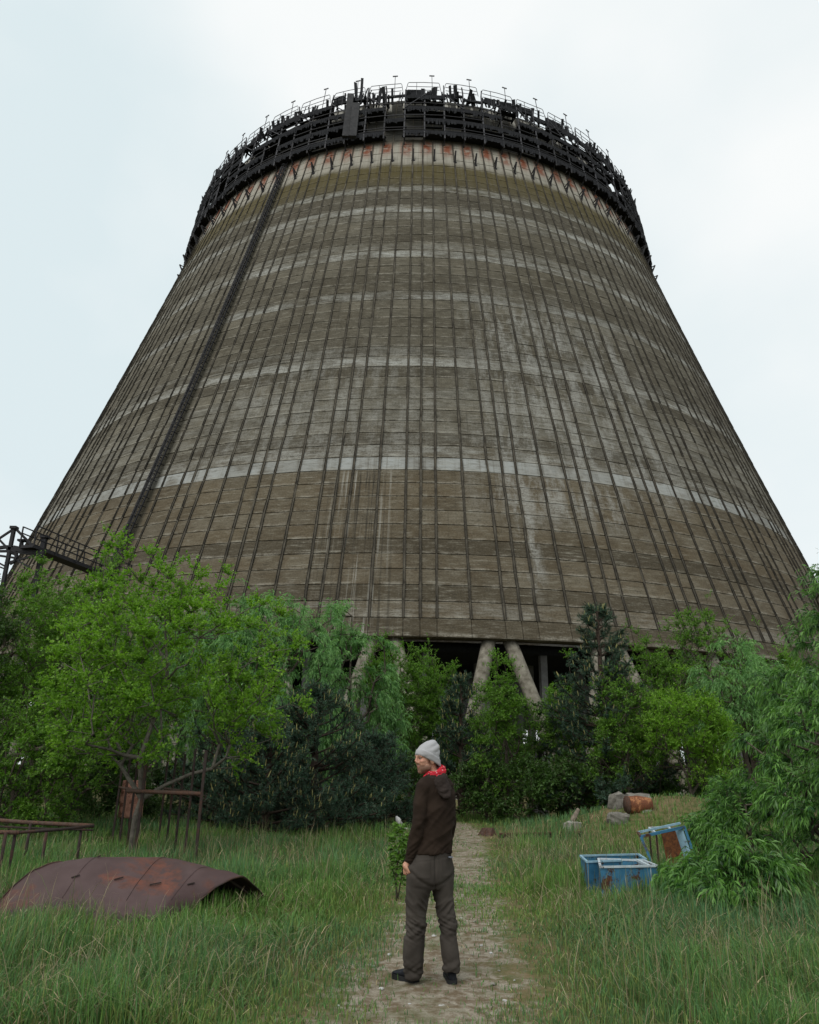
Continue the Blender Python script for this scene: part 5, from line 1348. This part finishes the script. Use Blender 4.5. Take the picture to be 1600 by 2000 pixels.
# ------------------------------------------------------------------ the man
def build_person():
    f0 = at_g(840, 1924); PY = float(f0[1]); G = gz(f0[0], PY)
    org = np.array([f0[0], PY, G])
    root = empty('person', org, 0, 'person seen from behind in grey beanie, brown hoodie and grey trousers, looking left', 'person')
    def P(px, py, dy=0.0): return at_y(px, py, PY + dy) - org
    PXM = 1460.0 / float((np.array([f0[0], PY, 0.9]) - CAM) @ C_F)
    BETA = math.radians(40); AX = np.array([math.cos(BETA), math.sin(BETA), 0]); BX = np.array([-math.sin(BETA), math.cos(BETA), 0])   # along the shoulders; facing
    def loft(mb, secs, n=28, ax=AX, bx=BX, sq=2.3):
        """secs: (centre, A, B); closed loft of rounded sections"""
        b = len(mb.v)
        for c, A, B in secs:
            for k in range(n):
                t = 2 * math.pi * k / n; ct, st = math.cos(t), math.sin(t)
                e = 2 / sq
                mb.v.append(tuple(np.array(c) + ax * A * math.copysign(abs(ct) ** e, ct) + bx * B * math.copysign(abs(st) ** e, st)))
        for i in range(len(secs) - 1):
            for k in range(n):
                k2 = (k + 1) % n; mb.f.append((b + i * n + k, b + i * n + k2, b + (i + 1) * n + k2, b + (i + 1) * n + k))
        mb.f.append(tuple(b + k for k in range(n))); e = b + (len(secs) - 1) * n; mb.f.append(tuple(e + k for k in reversed(range(n))))
    def ball(mb, c, r, R=None, n=14, m=10):
        c = np.array(c); V = []; F = []
        for i in range(m + 1):
            ph = math.pi * i / m
            for k in range(n):
                t = 2 * math.pi * k / n; p = np.array([r[0] * math.sin(ph) * math.cos(t), r[1] * math.sin(ph) * math.sin(t), r[2] * math.cos(ph)])
                if R is not None: p = R @ p
                V.append(c + p)
        for i in range(m):
            for k in range(n): F.append((i * n + k, (i + 1) * n + k, (i + 1) * n + (k + 1) % n, i * n + (k + 1) % n))
        mb.add(V, F)
    def fuse(name, mb, voxel, smooth, mat, disp=None, parent=root, colour=None):
        me = mb.mesh('raw'); o = bpy.data.objects.new('raw', me); col.objects.link(o)
        m = o.modifiers.new('r', 'REMESH'); m.mode = 'VOXEL'; m.voxel_size = voxel; m.adaptivity = 0
        if smooth: s = o.modifiers.new('s', 'SMOOTH'); s.factor = 0.5; s.iterations = smooth
        dg = bpy.context.evaluated_depsgraph_get(); out = bpy.data.meshes.new_from_object(o.evaluated_get(dg))
        bpy.data.objects.remove(o); bpy.data.meshes.remove(me); out.name = name
        n = len(out.vertices); co = np.empty(n * 3, np.float32); out.vertices.foreach_get('co', co); co = co.reshape(-1, 3).astype(float)
        if disp is not None:
            no = np.empty(n * 3, np.float32); out.vertices.foreach_get('normal', no); no = no.reshape(-1, 3)
            co = co + no * disp(co)[:, None]; out.vertices.foreach_set('co', co.astype(np.float32).ravel())
        if colour is not None:
            a = out.attributes.new('tint', 'FLOAT_COLOR', 'POINT'); a.data.foreach_set('color', np.concatenate([colour(co), np.ones((n, 1))], 1).astype(np.float32).ravel())
        out.polygons.foreach_set('use_smooth', [True] * len(out.polygons)); out.update()
        return link(name, out, parent, mat)
    def nz(co, s, off=0.0):
        return np.array([mnoise.noise((p[0] * s[0] + off, p[1] * s[1], p[2] * s[2] - off)) for p in co])
    # ---- materials
    def cloth(name, c1, c2, sc=220, big=5, rough=0.9):
        t = NT(name); p = t.coord('Object'); w = t.noise(p, sc, 2, 0.5); b = t.noise(p, big, 4, 0.55)
        c = t.mix(t.ramp(b, [(0.35, 0.0), (0.68, 1.0)]), c1, c2); return t.done(t.pbsdf(c, rough, w, 0.25, 0.002, spec=0.12))
    m_hood = cloth('brown_jersey', (0.017, 0.0112, 0.0082), (0.029, 0.0195, 0.014)); m_hood2 = cloth('hood_jersey', (0.024, 0.018, 0.0155), (0.038, 0.03, 0.027))
    m_trou = cloth('grey_canvas', (0.034, 0.029, 0.025), (0.062, 0.054, 0.047), 260, 4); m_shoe = cloth('black_leather', (0.010, 0.011, 0.015), (0.022, 0.024, 0.03), 60, 8, 0.55)
    m_sole = cloth('shoe_sole', (0.012, 0.012, 0.012), (0.025, 0.025, 0.026), 60, 8, 0.8)
    def knit():
        t = NT('grey_knit'); p = t.coord('Object'); w = t.n('ShaderNodeTexWave'); w.inputs['Scale'].default_value = 60; w.bands_direction = 'X'; t.L.new(p, w.inputs['Vector'])
        b = t.noise(p, 12, 4); c = t.mix(b, (0.30, 0.305, 0.32), (0.40, 0.40, 0.41)); return t.done(t.pbsdf(c, 0.95, w.outputs['Fac'], 0.25, 0.003, spec=0.1))
    m_cap = knit()
    def ban():
        t = NT('red_print'); p = t.coord('Object'); v = t.n('ShaderNodeTexVoronoi'); v.inputs['Scale'].default_value = 55; t.L.new(p, v.inputs['Vector'])
        w = t.noise(p, 38, 3, 0.6); k = t.math('MULTIPLY', t.ramp(v.outputs['Distance'], [(0.22, 1.0), (0.34, 0.0)]), t.ramp(w, [(0.42, 0.0), (0.52, 0.8)]))
        c = t.mix(k, (0.42, 0.022, 0.035), (0.62, 0.4, 0.42)); return t.done(t.pbsdf(c, 0.85, w, 0.2, 0.003, spec=0.1))
    m_ban = ban()
    def skin():
        t = NT('skin'); a = t.n('ShaderNodeAttribute'); a.attribute_name = 'tint'; p = t.coord('Object'); f = t.noise(p, 90, 4, 0.6)
        c = t.mix(0.18, a.outputs['Color'], t.mix(f, (0.25, 0.11, 0.07), (0.6, 0.36, 0.26)), 'MIX')
        b = t.n('ShaderNodeBsdfPrincipled'); t.L.new(c, b.inputs['Base Color']); b.inputs['Roughness'].default_value = 0.5; b.inputs['Subsurface Weight'].default_value = 0.12
        b.inputs['Subsurface Radius'].default_value = (0.01, 0.004, 0.002); b.inputs['Specular IOR Level'].default_value = 0.35
        return t.done(b.outputs[0])
    m_skin = skin()
    # ---- limb landmarks
    shL, elL, wrL = P(828, 1537, -0.10), P(817, 1612, -0.14), P(798, 1682, -0.10)
    shR, elR, wrR = P(874, 1545, 0.12), P(879, 1608, 0.17), P(872, 1650, 0.30)
    # ---- head frame: x forward (to the left and a little towards the camera), y to his left, z up
    hc = P(833.5, 1484, 0.0)
    a = math.radians(207); fx = np.array([math.cos(a), math.sin(a), 0.0]); fy = np.array([-math.sin(a), math.cos(a), 0.0]); fz = np.array([0, 0, 1.0])
    tilt = math.radians(4); fx2 = fx * math.cos(tilt) - fz * math.sin(tilt); fz2 = fz * math.cos(tilt) + fx * math.sin(tilt)
    HR = np.stack([fx2, fy, fz2], 1)
    def Hd(x, y, z): return hc + HR @ np.array([x, y, z])
    mb = MB()
    ball(mb, Hd(-0.012, 0, 0.045), (0.098, 0.076, 0.085), HR, 24, 16)
    ball(mb, Hd(0.030, 0, -0.005), (0.060, 0.060, 0.085), HR, 20, 14)
    ball(mb, Hd(0.034, 0, -0.066), (0.054, 0.053, 0.046), HR, 20, 12)
    ball(mb, Hd(0.068, 0, -0.092), (0.020, 0.026, 0.020), HR)
    mb.tube([Hd(0.084, 0, 0.036), Hd(0.096, 0, 0.012), Hd(0.107, 0, -0.012)], [0.009, 0.0105, 0.0125], 10)
    for s in (-1, 1):
        ball(mb, Hd(0.094, s * 0.012, -0.019), (0.012, 0.009, 0.009), HR, 8, 6)
        mb.tube([Hd(0.086, s * 0.010, 0.032), Hd(0.086, s * 0.030, 0.037), Hd(0.068, s * 0.052, 0.030)], [0.010, 0.011, 0.008], 8)
        ball(mb, Hd(0.060, s * 0.043, -0.008), (0.026, 0.020, 0.018), HR)
        ball(mb, Hd(0.020, s * 0.052, -0.058), (0.032, 0.014, 0.026), HR)
        ball(mb, Hd(-0.012, s * 0.077, -0.012), (0.021, 0.008, 0.032), HR)
    ball(mb, Hd(0.078, 0, -0.046), (0.015, 0.026, 0.0075), HR); ball(mb, Hd(0.076, 0, -0.057), (0.015, 0.022, 0.008), HR); ball(mb, Hd(0.076, 0, -0.036), (0.014, 0.024, 0.014), HR)
    for s in (-1, 1): ball(mb, Hd(0.042, s * 0.034, -0.060), (0.036, 0.022, 0.034), HR); ball(mb, Hd(0.052, s * 0.036, -0.03), (0.03, 0.022, 0.03), HR)
    nb = P(850, 1520, 0.02)
    mb.tube([Hd(-0.022, 0, -0.02), Hd(-0.032, 0, -0.09), nb, nb + np.array([0.003, 0.0, -0.12])], [0.058, 0.057, 0.064, 0.07], 18)
    # trunk, arms and legs under the clothes
    loft(mb, [(nb + np.array([0, 0, -0.03]), 0.08, 0.05), (P(851, 1545), 0.135, 0.08), (P(854, 1600), 0.13, 0.085), (P(846, 1655), 0.125, 0.085), (P(842, 1712), 0.13, 0.09)], 20)
    for pts, r in (([shL, elL, wrL], (0.045, 0.038, 0.027)), ([shR, elR, wrR], (0.045, 0.038, 0.027))): mb.tube(pts, r, 12)
    mb.tube([P(826, 1705, -.05), P(812, 1806, -.04), P(807, 1885, -.02)], (0.062, 0.045, 0.035), 12); mb.tube([P(860, 1705, .05), P(873, 1806, .04), P(880, 1880, .02)], (0.058, 0.045, 0.035), 12)
    # left hand: palm, four bent fingers, thumb on the far side
    W0 = wrL
    mb.tube([W0, P(795, 1687, -.10), P(792.5, 1692, -.10)], [0.026, 0.027, 0.029], 12)
    Rh = np.stack([norm(P(797, 1702, -.1) - P(790, 1687, -.1)), np.array([0, 1.0, 0]), np.cross(norm(P(797, 1702, -.1) - P(790, 1687, -.1)), np.array([0, 1.0, 0]))], 1)
    ball(mb, P(792.3, 1693.5, -.10), (0.036, 0.036, 0.020), Rh, 16, 10)
    for (k, q, t, dy, r) in (((789.0, 1699.0), (789.5, 1706.5), (795.5, 1710.5), -0.075, 0.0085), ((791.5, 1700.0), (793.0, 1707.0), (799.5, 1711.0), -0.095, 0.009), ((794.5, 1699.5), (797.0, 1706.0), (802.5, 1710.0), -0.115, 0.0088), ((797.0, 1698.0), (800.0, 1703.5), (804.5, 1707.0), -0.132, 0.0078)):
        mb.tube([P(k[0] + (792 - k[0]) * .5, k[1] - 5, dy + .004), P(k[0], k[1], dy), P(q[0], q[1], dy - .004), P(t[0], t[1], dy + 0.012)], [r * 1.05, r * 1.1, r, r * 0.8], 9)
    mb.tube([P(795, 1690, -.07), P(797, 1698, -.05), P(799, 1704, -.048)], [0.013, 0.011, 0.008], 9)
    # right hand, before the body
    d = norm(wrR - elR); mb.tube([wrR, wrR + d * 0.05, wrR + d * 0.1], [0.026, 0.03, 0.028], 10)
    for k in range(4): s = (k - 1.5) * 0.017; mb.tube([wrR + d * 0.08 + AX * s, wrR + d * 0.13 + AX * s * 1.1, wrR + d * 0.16 + AX * s * 1.1 - BX * 0.02], [0.009, 0.009, 0.007], 8)
    mb.tube([wrR + d * 0.03 - AX * 0.02, wrR + d * 0.07 - AX * 0.05, wrR + d * 0.1 - AX * 0.055], [0.012, 0.011, 0.008], 8)
    HRi = np.linalg.inv(HR)
    def tint(co):
        L_ = (co - hc) @ HRi.T; x, y, z = L_.T
        c = np.tile(np.array([0.47, 0.245, 0.165]), (len(co), 1))
        def mixc(m, q): nonlocal c; m = np.clip(m, 0, 1)[:, None]; c = c * (1 - m) + np.array(q) * m
        head = (np.abs(x) < 0.14) & (np.abs(y) < 0.1) & (z > -0.125) & (z < 0.15)
        jaw = head * smoothstep(-0.028, -0.052, z + 0.25 * np.maximum(0, 0.03 - x)) * smoothstep(-0.03, 0.0, x)
        up = head * np.exp(-((z + 0.036) / 0.010) ** 2) * (np.abs(y) < 0.034) * (x > 0.06)
        side = head * smoothstep(0.042, 0.055, np.abs(y)) * smoothstep(0.03, 0.005, x) * smoothstep(-0.02, 0.0, x) * smoothstep(0.03, -0.01, z)
        mixc(np.maximum(np.maximum(jaw * 0.8, up * 0.85), side * 0.6), (0.06, 0.034, 0.024))
        mixc(head * np.exp(-((z + 0.051) / 0.0075) ** 2) * (np.abs(y) < 0.023) * (x > 0.082) * 0.8, (0.36, 0.13, 0.11))
        mixc(head * np.exp(-((z - 0.0385) / 0.0065) ** 2) * (np.abs(y) > 0.008) * (np.abs(y) < 0.05) * (x > 0.066) * 0.85, (0.03, 0.02, 0.015))
        mixc(head * np.exp(-(((z - 0.017) / 0.010) ** 2 + ((np.abs(y) - 0.031) / 0.014) ** 2)) * (x > 0.05) * 0.55, (0.16, 0.075, 0.05))
        mixc(head * np.exp(-((z - 0.0) / 0.02) ** 2) * (x > 0.05) * 0.25, (0.5, 0.2, 0.15))
        return c
    fuse('body', mb, 0.0065, 2, m_skin, None, root, tint)
    # eyes
    m_eye = simple('eye', (0.2, 0.17, 0.15), (0.28, 0.25, 0.22), 20, 0.25, 0.0); m_iris = simple('iris', (0.02, 0.014, 0.01), (0.04, 0.03, 0.02), 20, 0.2, 0.0)
    for s in (-1, 1):
        mb = MB(); ball(mb, Hd(0.0745, s * 0.031, 0.0165), (0.0122, 0.0125, 0.0095), HR, 14, 10); e = mb.build('eye', m_eye, root, True)
        mb = MB(); ball(mb, Hd(0.0825, s * 0.0315, 0.0165), (0.0052, 0.0058, 0.0058), HR, 10, 8); mb.build('iris', m_iris, e, True)
        mb = MB(); mb.tube([Hd(0.0835, s * 0.018, 0.0215), Hd(0.0875, s * 0.031, 0.0265), Hd(0.077, s * 0.045, 0.0205)], [0.003, 0.0042, 0.003], 6); mb.build('eyelid', m_skin if False else simple('lid', (0.2, 0.1, 0.07), (0.26, 0.13, 0.09), 30, 0.6, 0.0), e, True)
    # ---- beanie
    mb = MB(); secs = []
    for (x, z, A, B) in ((0.0, 0.040, 0.099, 0.086), (-0.006, 0.07, 0.098, 0.086), (-0.014, 0.095, 0.089, 0.080), (-0.024, 0.120, 0.072, 0.066), (-0.034, 0.140, 0.050, 0.047), (-0.038, 0.151, 0.030, 0.028)):
        secs.append((Hd(x - 0.012, 0, z), A, B))
    loft(mb, secs, 28, HR[:, 0], HR[:, 1], 2.0)
    # crown slouch towards the back
    ball(mb, Hd(-0.055, 0, 0.105), (0.055, 0.062, 0.050), HR, 20, 14)
    # side and nape: the brim drops from the forehead down to the nape
    nsec = []
    for k in range(7):
        f = k / 6; nsec.append((Hd(-0.012 - 0.034 * f, 0, 0.05 - 0.115 * f), 0.098 - 0.032 * f, 0.087 - 0.016 * f))
    b = len(mb.v); loft(mb, nsec, 28, HR[:, 0], HR[:, 1], 2.0)
    def capd(co):
        L_ = (co - hc) @ HRi.T; x, y, z = L_.T
        brim = 0.050 + (x - 0.09) * 0.58
        k = z - brim
        w = 0.006 * smoothstep(0.0, 0.006, k) * smoothstep(0.056, 0.047, k) + 0.0025 * nz(co, (22, 22, 22)) + 0.003 * np.sin((z + 0.4 * x) * 120) * smoothstep(0.06, 0.1, k)
        return w
    cap = fuse('beanie', mb, 0.005, 3, m_cap, capd)
    # cut the cap along the slanting brim so that face, ear lobe and neck stay free
    import bmesh
    bm = bmesh.new(); bm.from_mesh(cap.data)
    pn = HR @ np.array([0.58, 0, -1.0]); pp = Hd(0.09, 0, 0.048)
    bmesh.ops.bisect_plane(bm, geom=bm.verts[:] + bm.edges[:] + bm.faces[:], plane_co=Vector(pp), plane_no=Vector(norm(pn)), clear_outer=True)
    bm.to_mesh(cap.data); bm.free(); cap.modifiers.new('thick', 'SOLIDIFY').thickness = -0.006
    # ---- neckerchief
    mb = MB()
    nc = P(850, 1507, 0.0)
    for k, (dz, r, rr) in enumerate(((0.012, 0.069, 0.015), (-0.008, 0.075, 0.018), (-0.026, 0.078, 0.016))):
        pts = []
        for q in range(25):
            t = 2 * math.pi * q / 24; dirv = fx * math.cos(t) + fy * math.sin(t)
            pts.append(nc + dirv * (r + 0.006 * math.sin(3 * t + k)) + np.array([0, 0, dz - 0.030 * math.cos(t - 0.1) + 0.006 * math.sin(4 * t + 2 * k)]))
        mb.tube(pts, rr, 8, False)
    kn = nc + fx * 0.088 + np.array([0, 0, -0.045]); ball(mb, kn, (0.026, 0.026, 0.022))
    fuse('neckerchief', mb, 0.005, 2, m_ban, lambda co: 0.004 * nz(co, (45, 45, 70)))
    # ---- hoodie
    mb = MB()
    def half(hw, B):
        v = (hw / PXM) ** 2 - (B * math.sin(BETA)) ** 2; return math.sqrt(max(v, 0.0025)) / math.cos(BETA)
    T_ = [(1509, 850, 17, .066), (1516, 850, 22, .078), (1523, 851, 32, .094), (1531, 852, 36, .108), (1548, 853, 36, .121), (1578, 854, 36.5, .128), (1608, 852, 35.5, .124), (1634, 849, 35, .118), (1656, 846, 37, .118), (1666, 845, 37.5, .119)]
    loft(mb, [(P(cx, py), half(hw, B), B) for (py, cx, hw, B) in T_], 32)
    mb.tube([P(838, 1528, -.06), shL, shL * .5 + elL * .5 + np.array([-.004, -.01, 0]), elL, elL * .5 + wrL * .5, wrL * 0.85 + elL * .15, P(797.5, 1685, -.10)], [0.062, 0.066, 0.060, 0.055, 0.049, 0.040, 0.038], 18)
    mb.tube([P(866, 1532, .07), shR, shR * .5 + elR * .5, elR, elR * .5 + wrR * .5, wrR], [0.060, 0.064, 0.058, 0.053, 0.048, 0.038], 18)
    def hd(co):
        x, y, z = co.T; dg1 = np.stack([x, y, z - 0.8 * x], 1); dg2 = np.stack([x, y, z + 0.6 * x], 1); h = 0.008 * nz(co, (6, 6, 9)) + 0.019 * (0.22 - np.abs(nz(dg1, (4, 4, 12), 3.0))) + 0.003 * (0.25 - np.abs(nz(dg2, (8, 8, 22), 9.0)))
        waist = np.exp(-((z - P(0, 1645)[2]) / 0.06) ** 2); h += 0.014 * waist * (0.25 - np.abs(nz(dg1, (8, 8, 30), 8.0)))
        el = np.exp(-(((co - elL) ** 2).sum(1) / 0.012)); h += 0.009 * el * nz(co, (14, 14, 30), 4.0)
        arm = np.exp(-(((co - (shL * .75 + elL * .25)) ** 2).sum(1) / 0.012)); h += 0.006 * arm * nz(co, (20, 20, 14), 6.0)
        cuff = np.exp(-(((co - wrL) ** 2).sum(1) / 0.004)); h += 0.004 * cuff * np.sin(z * 240)
        seam = np.abs((co - shL) @ norm(P(845, 1545) - shL) - 0.03); h -= 0.004 * np.exp(-(seam / 0.006) ** 2) * (np.linalg.norm(co - shL, axis=1) < 0.11)
        return h
    fuse('hoodie', mb, 0.007, 5, m_hood, hd)
    # hood hanging down the back in nested folds
    mb = MB()
    def back(px, py, out): # a point just off the back surface
        return P(px, py, -0.77 * out)
    for k, (lx, ly, rx_, ry, tx, ty, o1, r) in enumerate(((836, 1516, 866, 1512, 862, 1534, 0.165, 0.020), (838, 1520, 868, 1516, 868, 1545, 0.18, 0.020), (841, 1524, 870, 1521, 874, 1556, 0.185, 0.019), (846, 1530, 872, 1527, 873, 1545, 0.145, 0.022))):
        L0, R0, T0 = back(lx, ly, 0.085 + 0.008 * k), back(rx_, ry, 0.08 + 0.008 * k), back(tx, ty, o1)
        pts = []
        for q in np.linspace(0, 1, 15):
            pt = L0 * (1 - q) ** 2 + 2 * (T0 * 2 - (L0 + R0) / 2) * q * (1 - q) + R0 * q * q; pts.append(pt)
        mb.tube(pts, [r * 1.25 * (0.75 + 0.35 * math.sin(math.pi * q)) for q in np.linspace(0, 1, 15)], 10)
    pts = [nc + (fx * math.cos(t) + fy * math.sin(t)) * 0.086 + np.array([0, 0, -0.052 - 0.012 * math.cos(t)]) for t in np.linspace(0.6, 5.7, 18)]
    mb.tube(pts, 0.022, 9)
    ball(mb, back(861, 1529, 0.145), (0.055, 0.04, 0.065)); ball(mb, back(869, 1541, 0.16), (0.04, 0.032, 0.055))
    fuse('hood', mb, 0.0055, 2, m_hood2, lambda co: 0.005 * nz(co, (14, 14, 40)) + 0.003 * nz(co, (40, 40, 60)))
    # ---- trousers
    mb = MB()
    loft(mb, [(P(846, 1642), half(34, .105), .105), (P(844, 1668), half(37, .112), .112), (P(841.5, 1690) , half(44, .128), .128), (P(841, 1710), half(46, .134), .134), (P(841, 1726), half(44, .125), .122), (P(841.5, 1736), half(38, .10), .095)], 32)
    LL = [(1712, 820, 25.5), (1735, 818, 25), (1760, 814, 21.5), (1785, 812.5, 19.5), (1806, 812, 18.8), (1825, 810.5, 19.5), (1845, 809, 20.2), (1880, 808, 20.2), (1897, 806.5, 17.5), (1911, 806, 14.5)]
    RL = [(1712, 863, 24), (1730, 864, 22.5), (1750, 865.5, 19.5), (1775, 869.5, 17.6), (1806, 874.5, 16.8), (1825, 875.5, 16.4), (1845, 877, 16.4), (1878, 881.5, 16.4), (1892, 881.5, 16.4), (1899, 881, 14.5)]
    for tab, dy0, dy1 in ((LL, -0.055, -0.02), (RL, 0.05, 0.0)):
        n = len(tab); loft(mb, [(P(cx, py, dy0 + (dy1 - dy0) * i / (n - 1)), hw / PXM * 1.0, hw / PXM * 1.08) for i, (py, cx, hw) in enumerate(tab)], 24, np.array([1.0, 0, 0]), np.array([0, 1.0, 0]), 2.1)
    zk = P(840, 1808)[2]; zc = P(840, 1728)[2]; zh = P(840, 1893)[2]
    def td(co):
        x, y, z = co.T; w = nz(co, (6, 6, 6)); h = 0.004 * nz(co, (10, 10, 9))
        knee = np.exp(-((z - zk) / 0.075) ** 2); rz_ = np.stack([x, y, z + 0.45 * x], 1); r2_ = np.stack([x, y, z - 0.6 * x], 1); n1 = nz(rz_, (7, 7, 36), 1.0); n2 = nz(r2_, (7, 7, 30), 5.0); h += 0.026 * knee * (0.4 - np.abs(n1) * 1.6) + 0.014 * knee * n2
        thigh = np.exp(-((z - (zk + zc) / 2) / 0.085) ** 2); h += 0.020 * thigh * (0.3 - 1.4 * np.abs(nz(np.stack([x, y, z - 0.9 * np.abs(x - 0.01)], 1), (8, 8, 17), 7.0)))
        hem = np.exp(-((z - zh) / 0.06) ** 2); h += 0.018 * hem * n2 + 0.013 * hem * n1
        xm = P(848, 1710)[0]; sz = zc + 0.0 + 0.075 * np.minimum(np.abs(x - xm) / 0.15, 1.2) ** 1.6; seat = np.exp(-((z - sz) / 0.014) ** 2); h -= 0.008 * seat * (y < 0.06); h += 0.006 * np.exp(-((z - sz - 0.03) / 0.025) ** 2) * (y < 0.06)
        pr = np.exp(-((x - P(850, 1700)[0]) / 0.008) ** 2) * (z > zc - 0.03) * (y < 0.05); h -= 0.010 * pr
        for (cx_, w_, h_) in ((826, 0.062, 0.072), (871, 0.05, 0.072)):
            c0 = P(cx_, 1692); bx_ = smoothstep(w_, w_ - 0.006, np.abs(x - c0[0])) * smoothstep(h_, h_ - 0.006, np.abs(z - c0[2])) * (y < 0.03); h += 0.0035 * bx_
        yoke = np.exp(-((z - P(850, 1676)[2] - 0.12 * (x - 0.04)) / 0.004) ** 2); h -= 0.003 * yoke
        shin = np.exp(-((z - P(0, 1850)[2]) / 0.07) ** 2); h += 0.013 * shin * nz(r2_, (12, 12, 9), 2.0)
        return h
    tro = fuse('trousers', mb, 0.0075, 5, m_trou, td)
    # rear pocket outline and tab
    pk = [P(870, 1676, -0.045), P(884, 1674, 0.0), P(885, 1704, 0.0), P(878, 1710, -0.03), P(870, 1706, -0.05)]
    mb = MB(); c_ = P(880.5, 1674, -0.035); mb.box(c_, (0.03, 0.028, 0.009), Matrix.Rotation(0.7, 3, 'Z')); mb.build('pocket_tab', simple('tab_blue', (0.03, 0.05, 0.09), (0.3, 0.32, 0.36), 40, 0.8, 0.0), tro)
    # ---- shoes
    def shoe(heel, dirv, L_):
        dirv = norm(dirv); sd_ = np.array([-dirv[1], dirv[0], 0]); sec = []
        for f, w, h in ((0.0, 0.024, 0.068), (0.05, 0.034, 0.095), (0.16, 0.038, 0.115), (0.32, 0.037, 0.110), (0.5, 0.041, 0.080), (0.7, 0.047, 0.060), (0.86, 0.044, 0.050), (0.96, 0.03, 0.036), (1.0, 0.015, 0.024)):
            sec.append((f, w, h))
        mb = MB(); n = 16; b = 0
        for f, w, h in sec:
            c = heel + dirv * L_ * f
            for k in range(n):
                t = 2 * math.pi * k / n; mb.v.append(tuple(c + sd_ * w * math.cos(t) + np.array([0, 0, 0.018 + (h - 0.018) * (0.5 + 0.5 * math.sin(t))])))
        for i in range(len(sec) - 1):
            for k in range(n): mb.f.append((i * n + k, i * n + (k + 1) % n, (i + 1) * n + (k + 1) % n, (i + 1) * n + k))
        mb.f.append(tuple(range(n))); mb.f.append(tuple((len(sec) - 1) * n + k for k in reversed(range(n))))
        s = fuse('shoe', mb, 0.005, 2, m_shoe, lambda co: 0.0025 * nz(co, (30, 30, 40)))
        mb = MB(); top = []; bot = []
        prof = [(sd_ * w * 1.12 + dirv * L_ * f * 1.02 - dirv * 0.008) for f, w, h in sec] + [(-sd_ * w * 1.12 + dirv * L_ * f * 1.02 - dirv * 0.008) for f, w, h in sec[::-1]]
        V = [heel + p + np.array([0, 0, -0.012]) for p in prof] + [heel + p + np.array([0, 0, 0.026]) for p in prof]; m = len(prof)
        mb.add(V, [(i, (i + 1) % m, m + (i + 1) % m, m + i) for i in range(m)] + [tuple(reversed(range(m))), tuple(m + i for i in range(m))]); mb.build('sole', m_sole, s)
    gl = at_g(813, 1925) - org; gr = at_g(884, 1926.5) - org
    shoe(np.array([gl[0], gl[1], gz(gl[0] + org[0], gl[1] + org[1]) - G + 0.012]), np.array([-0.62, 0.78, 0]), 0.29)
    shoe(np.array([gr[0], gr[1], gz(gr[0] + org[0], gr[1] + org[1]) - G + 0.012]), np.array([-0.06, 1.0, 0]), 0.29)
build_person()
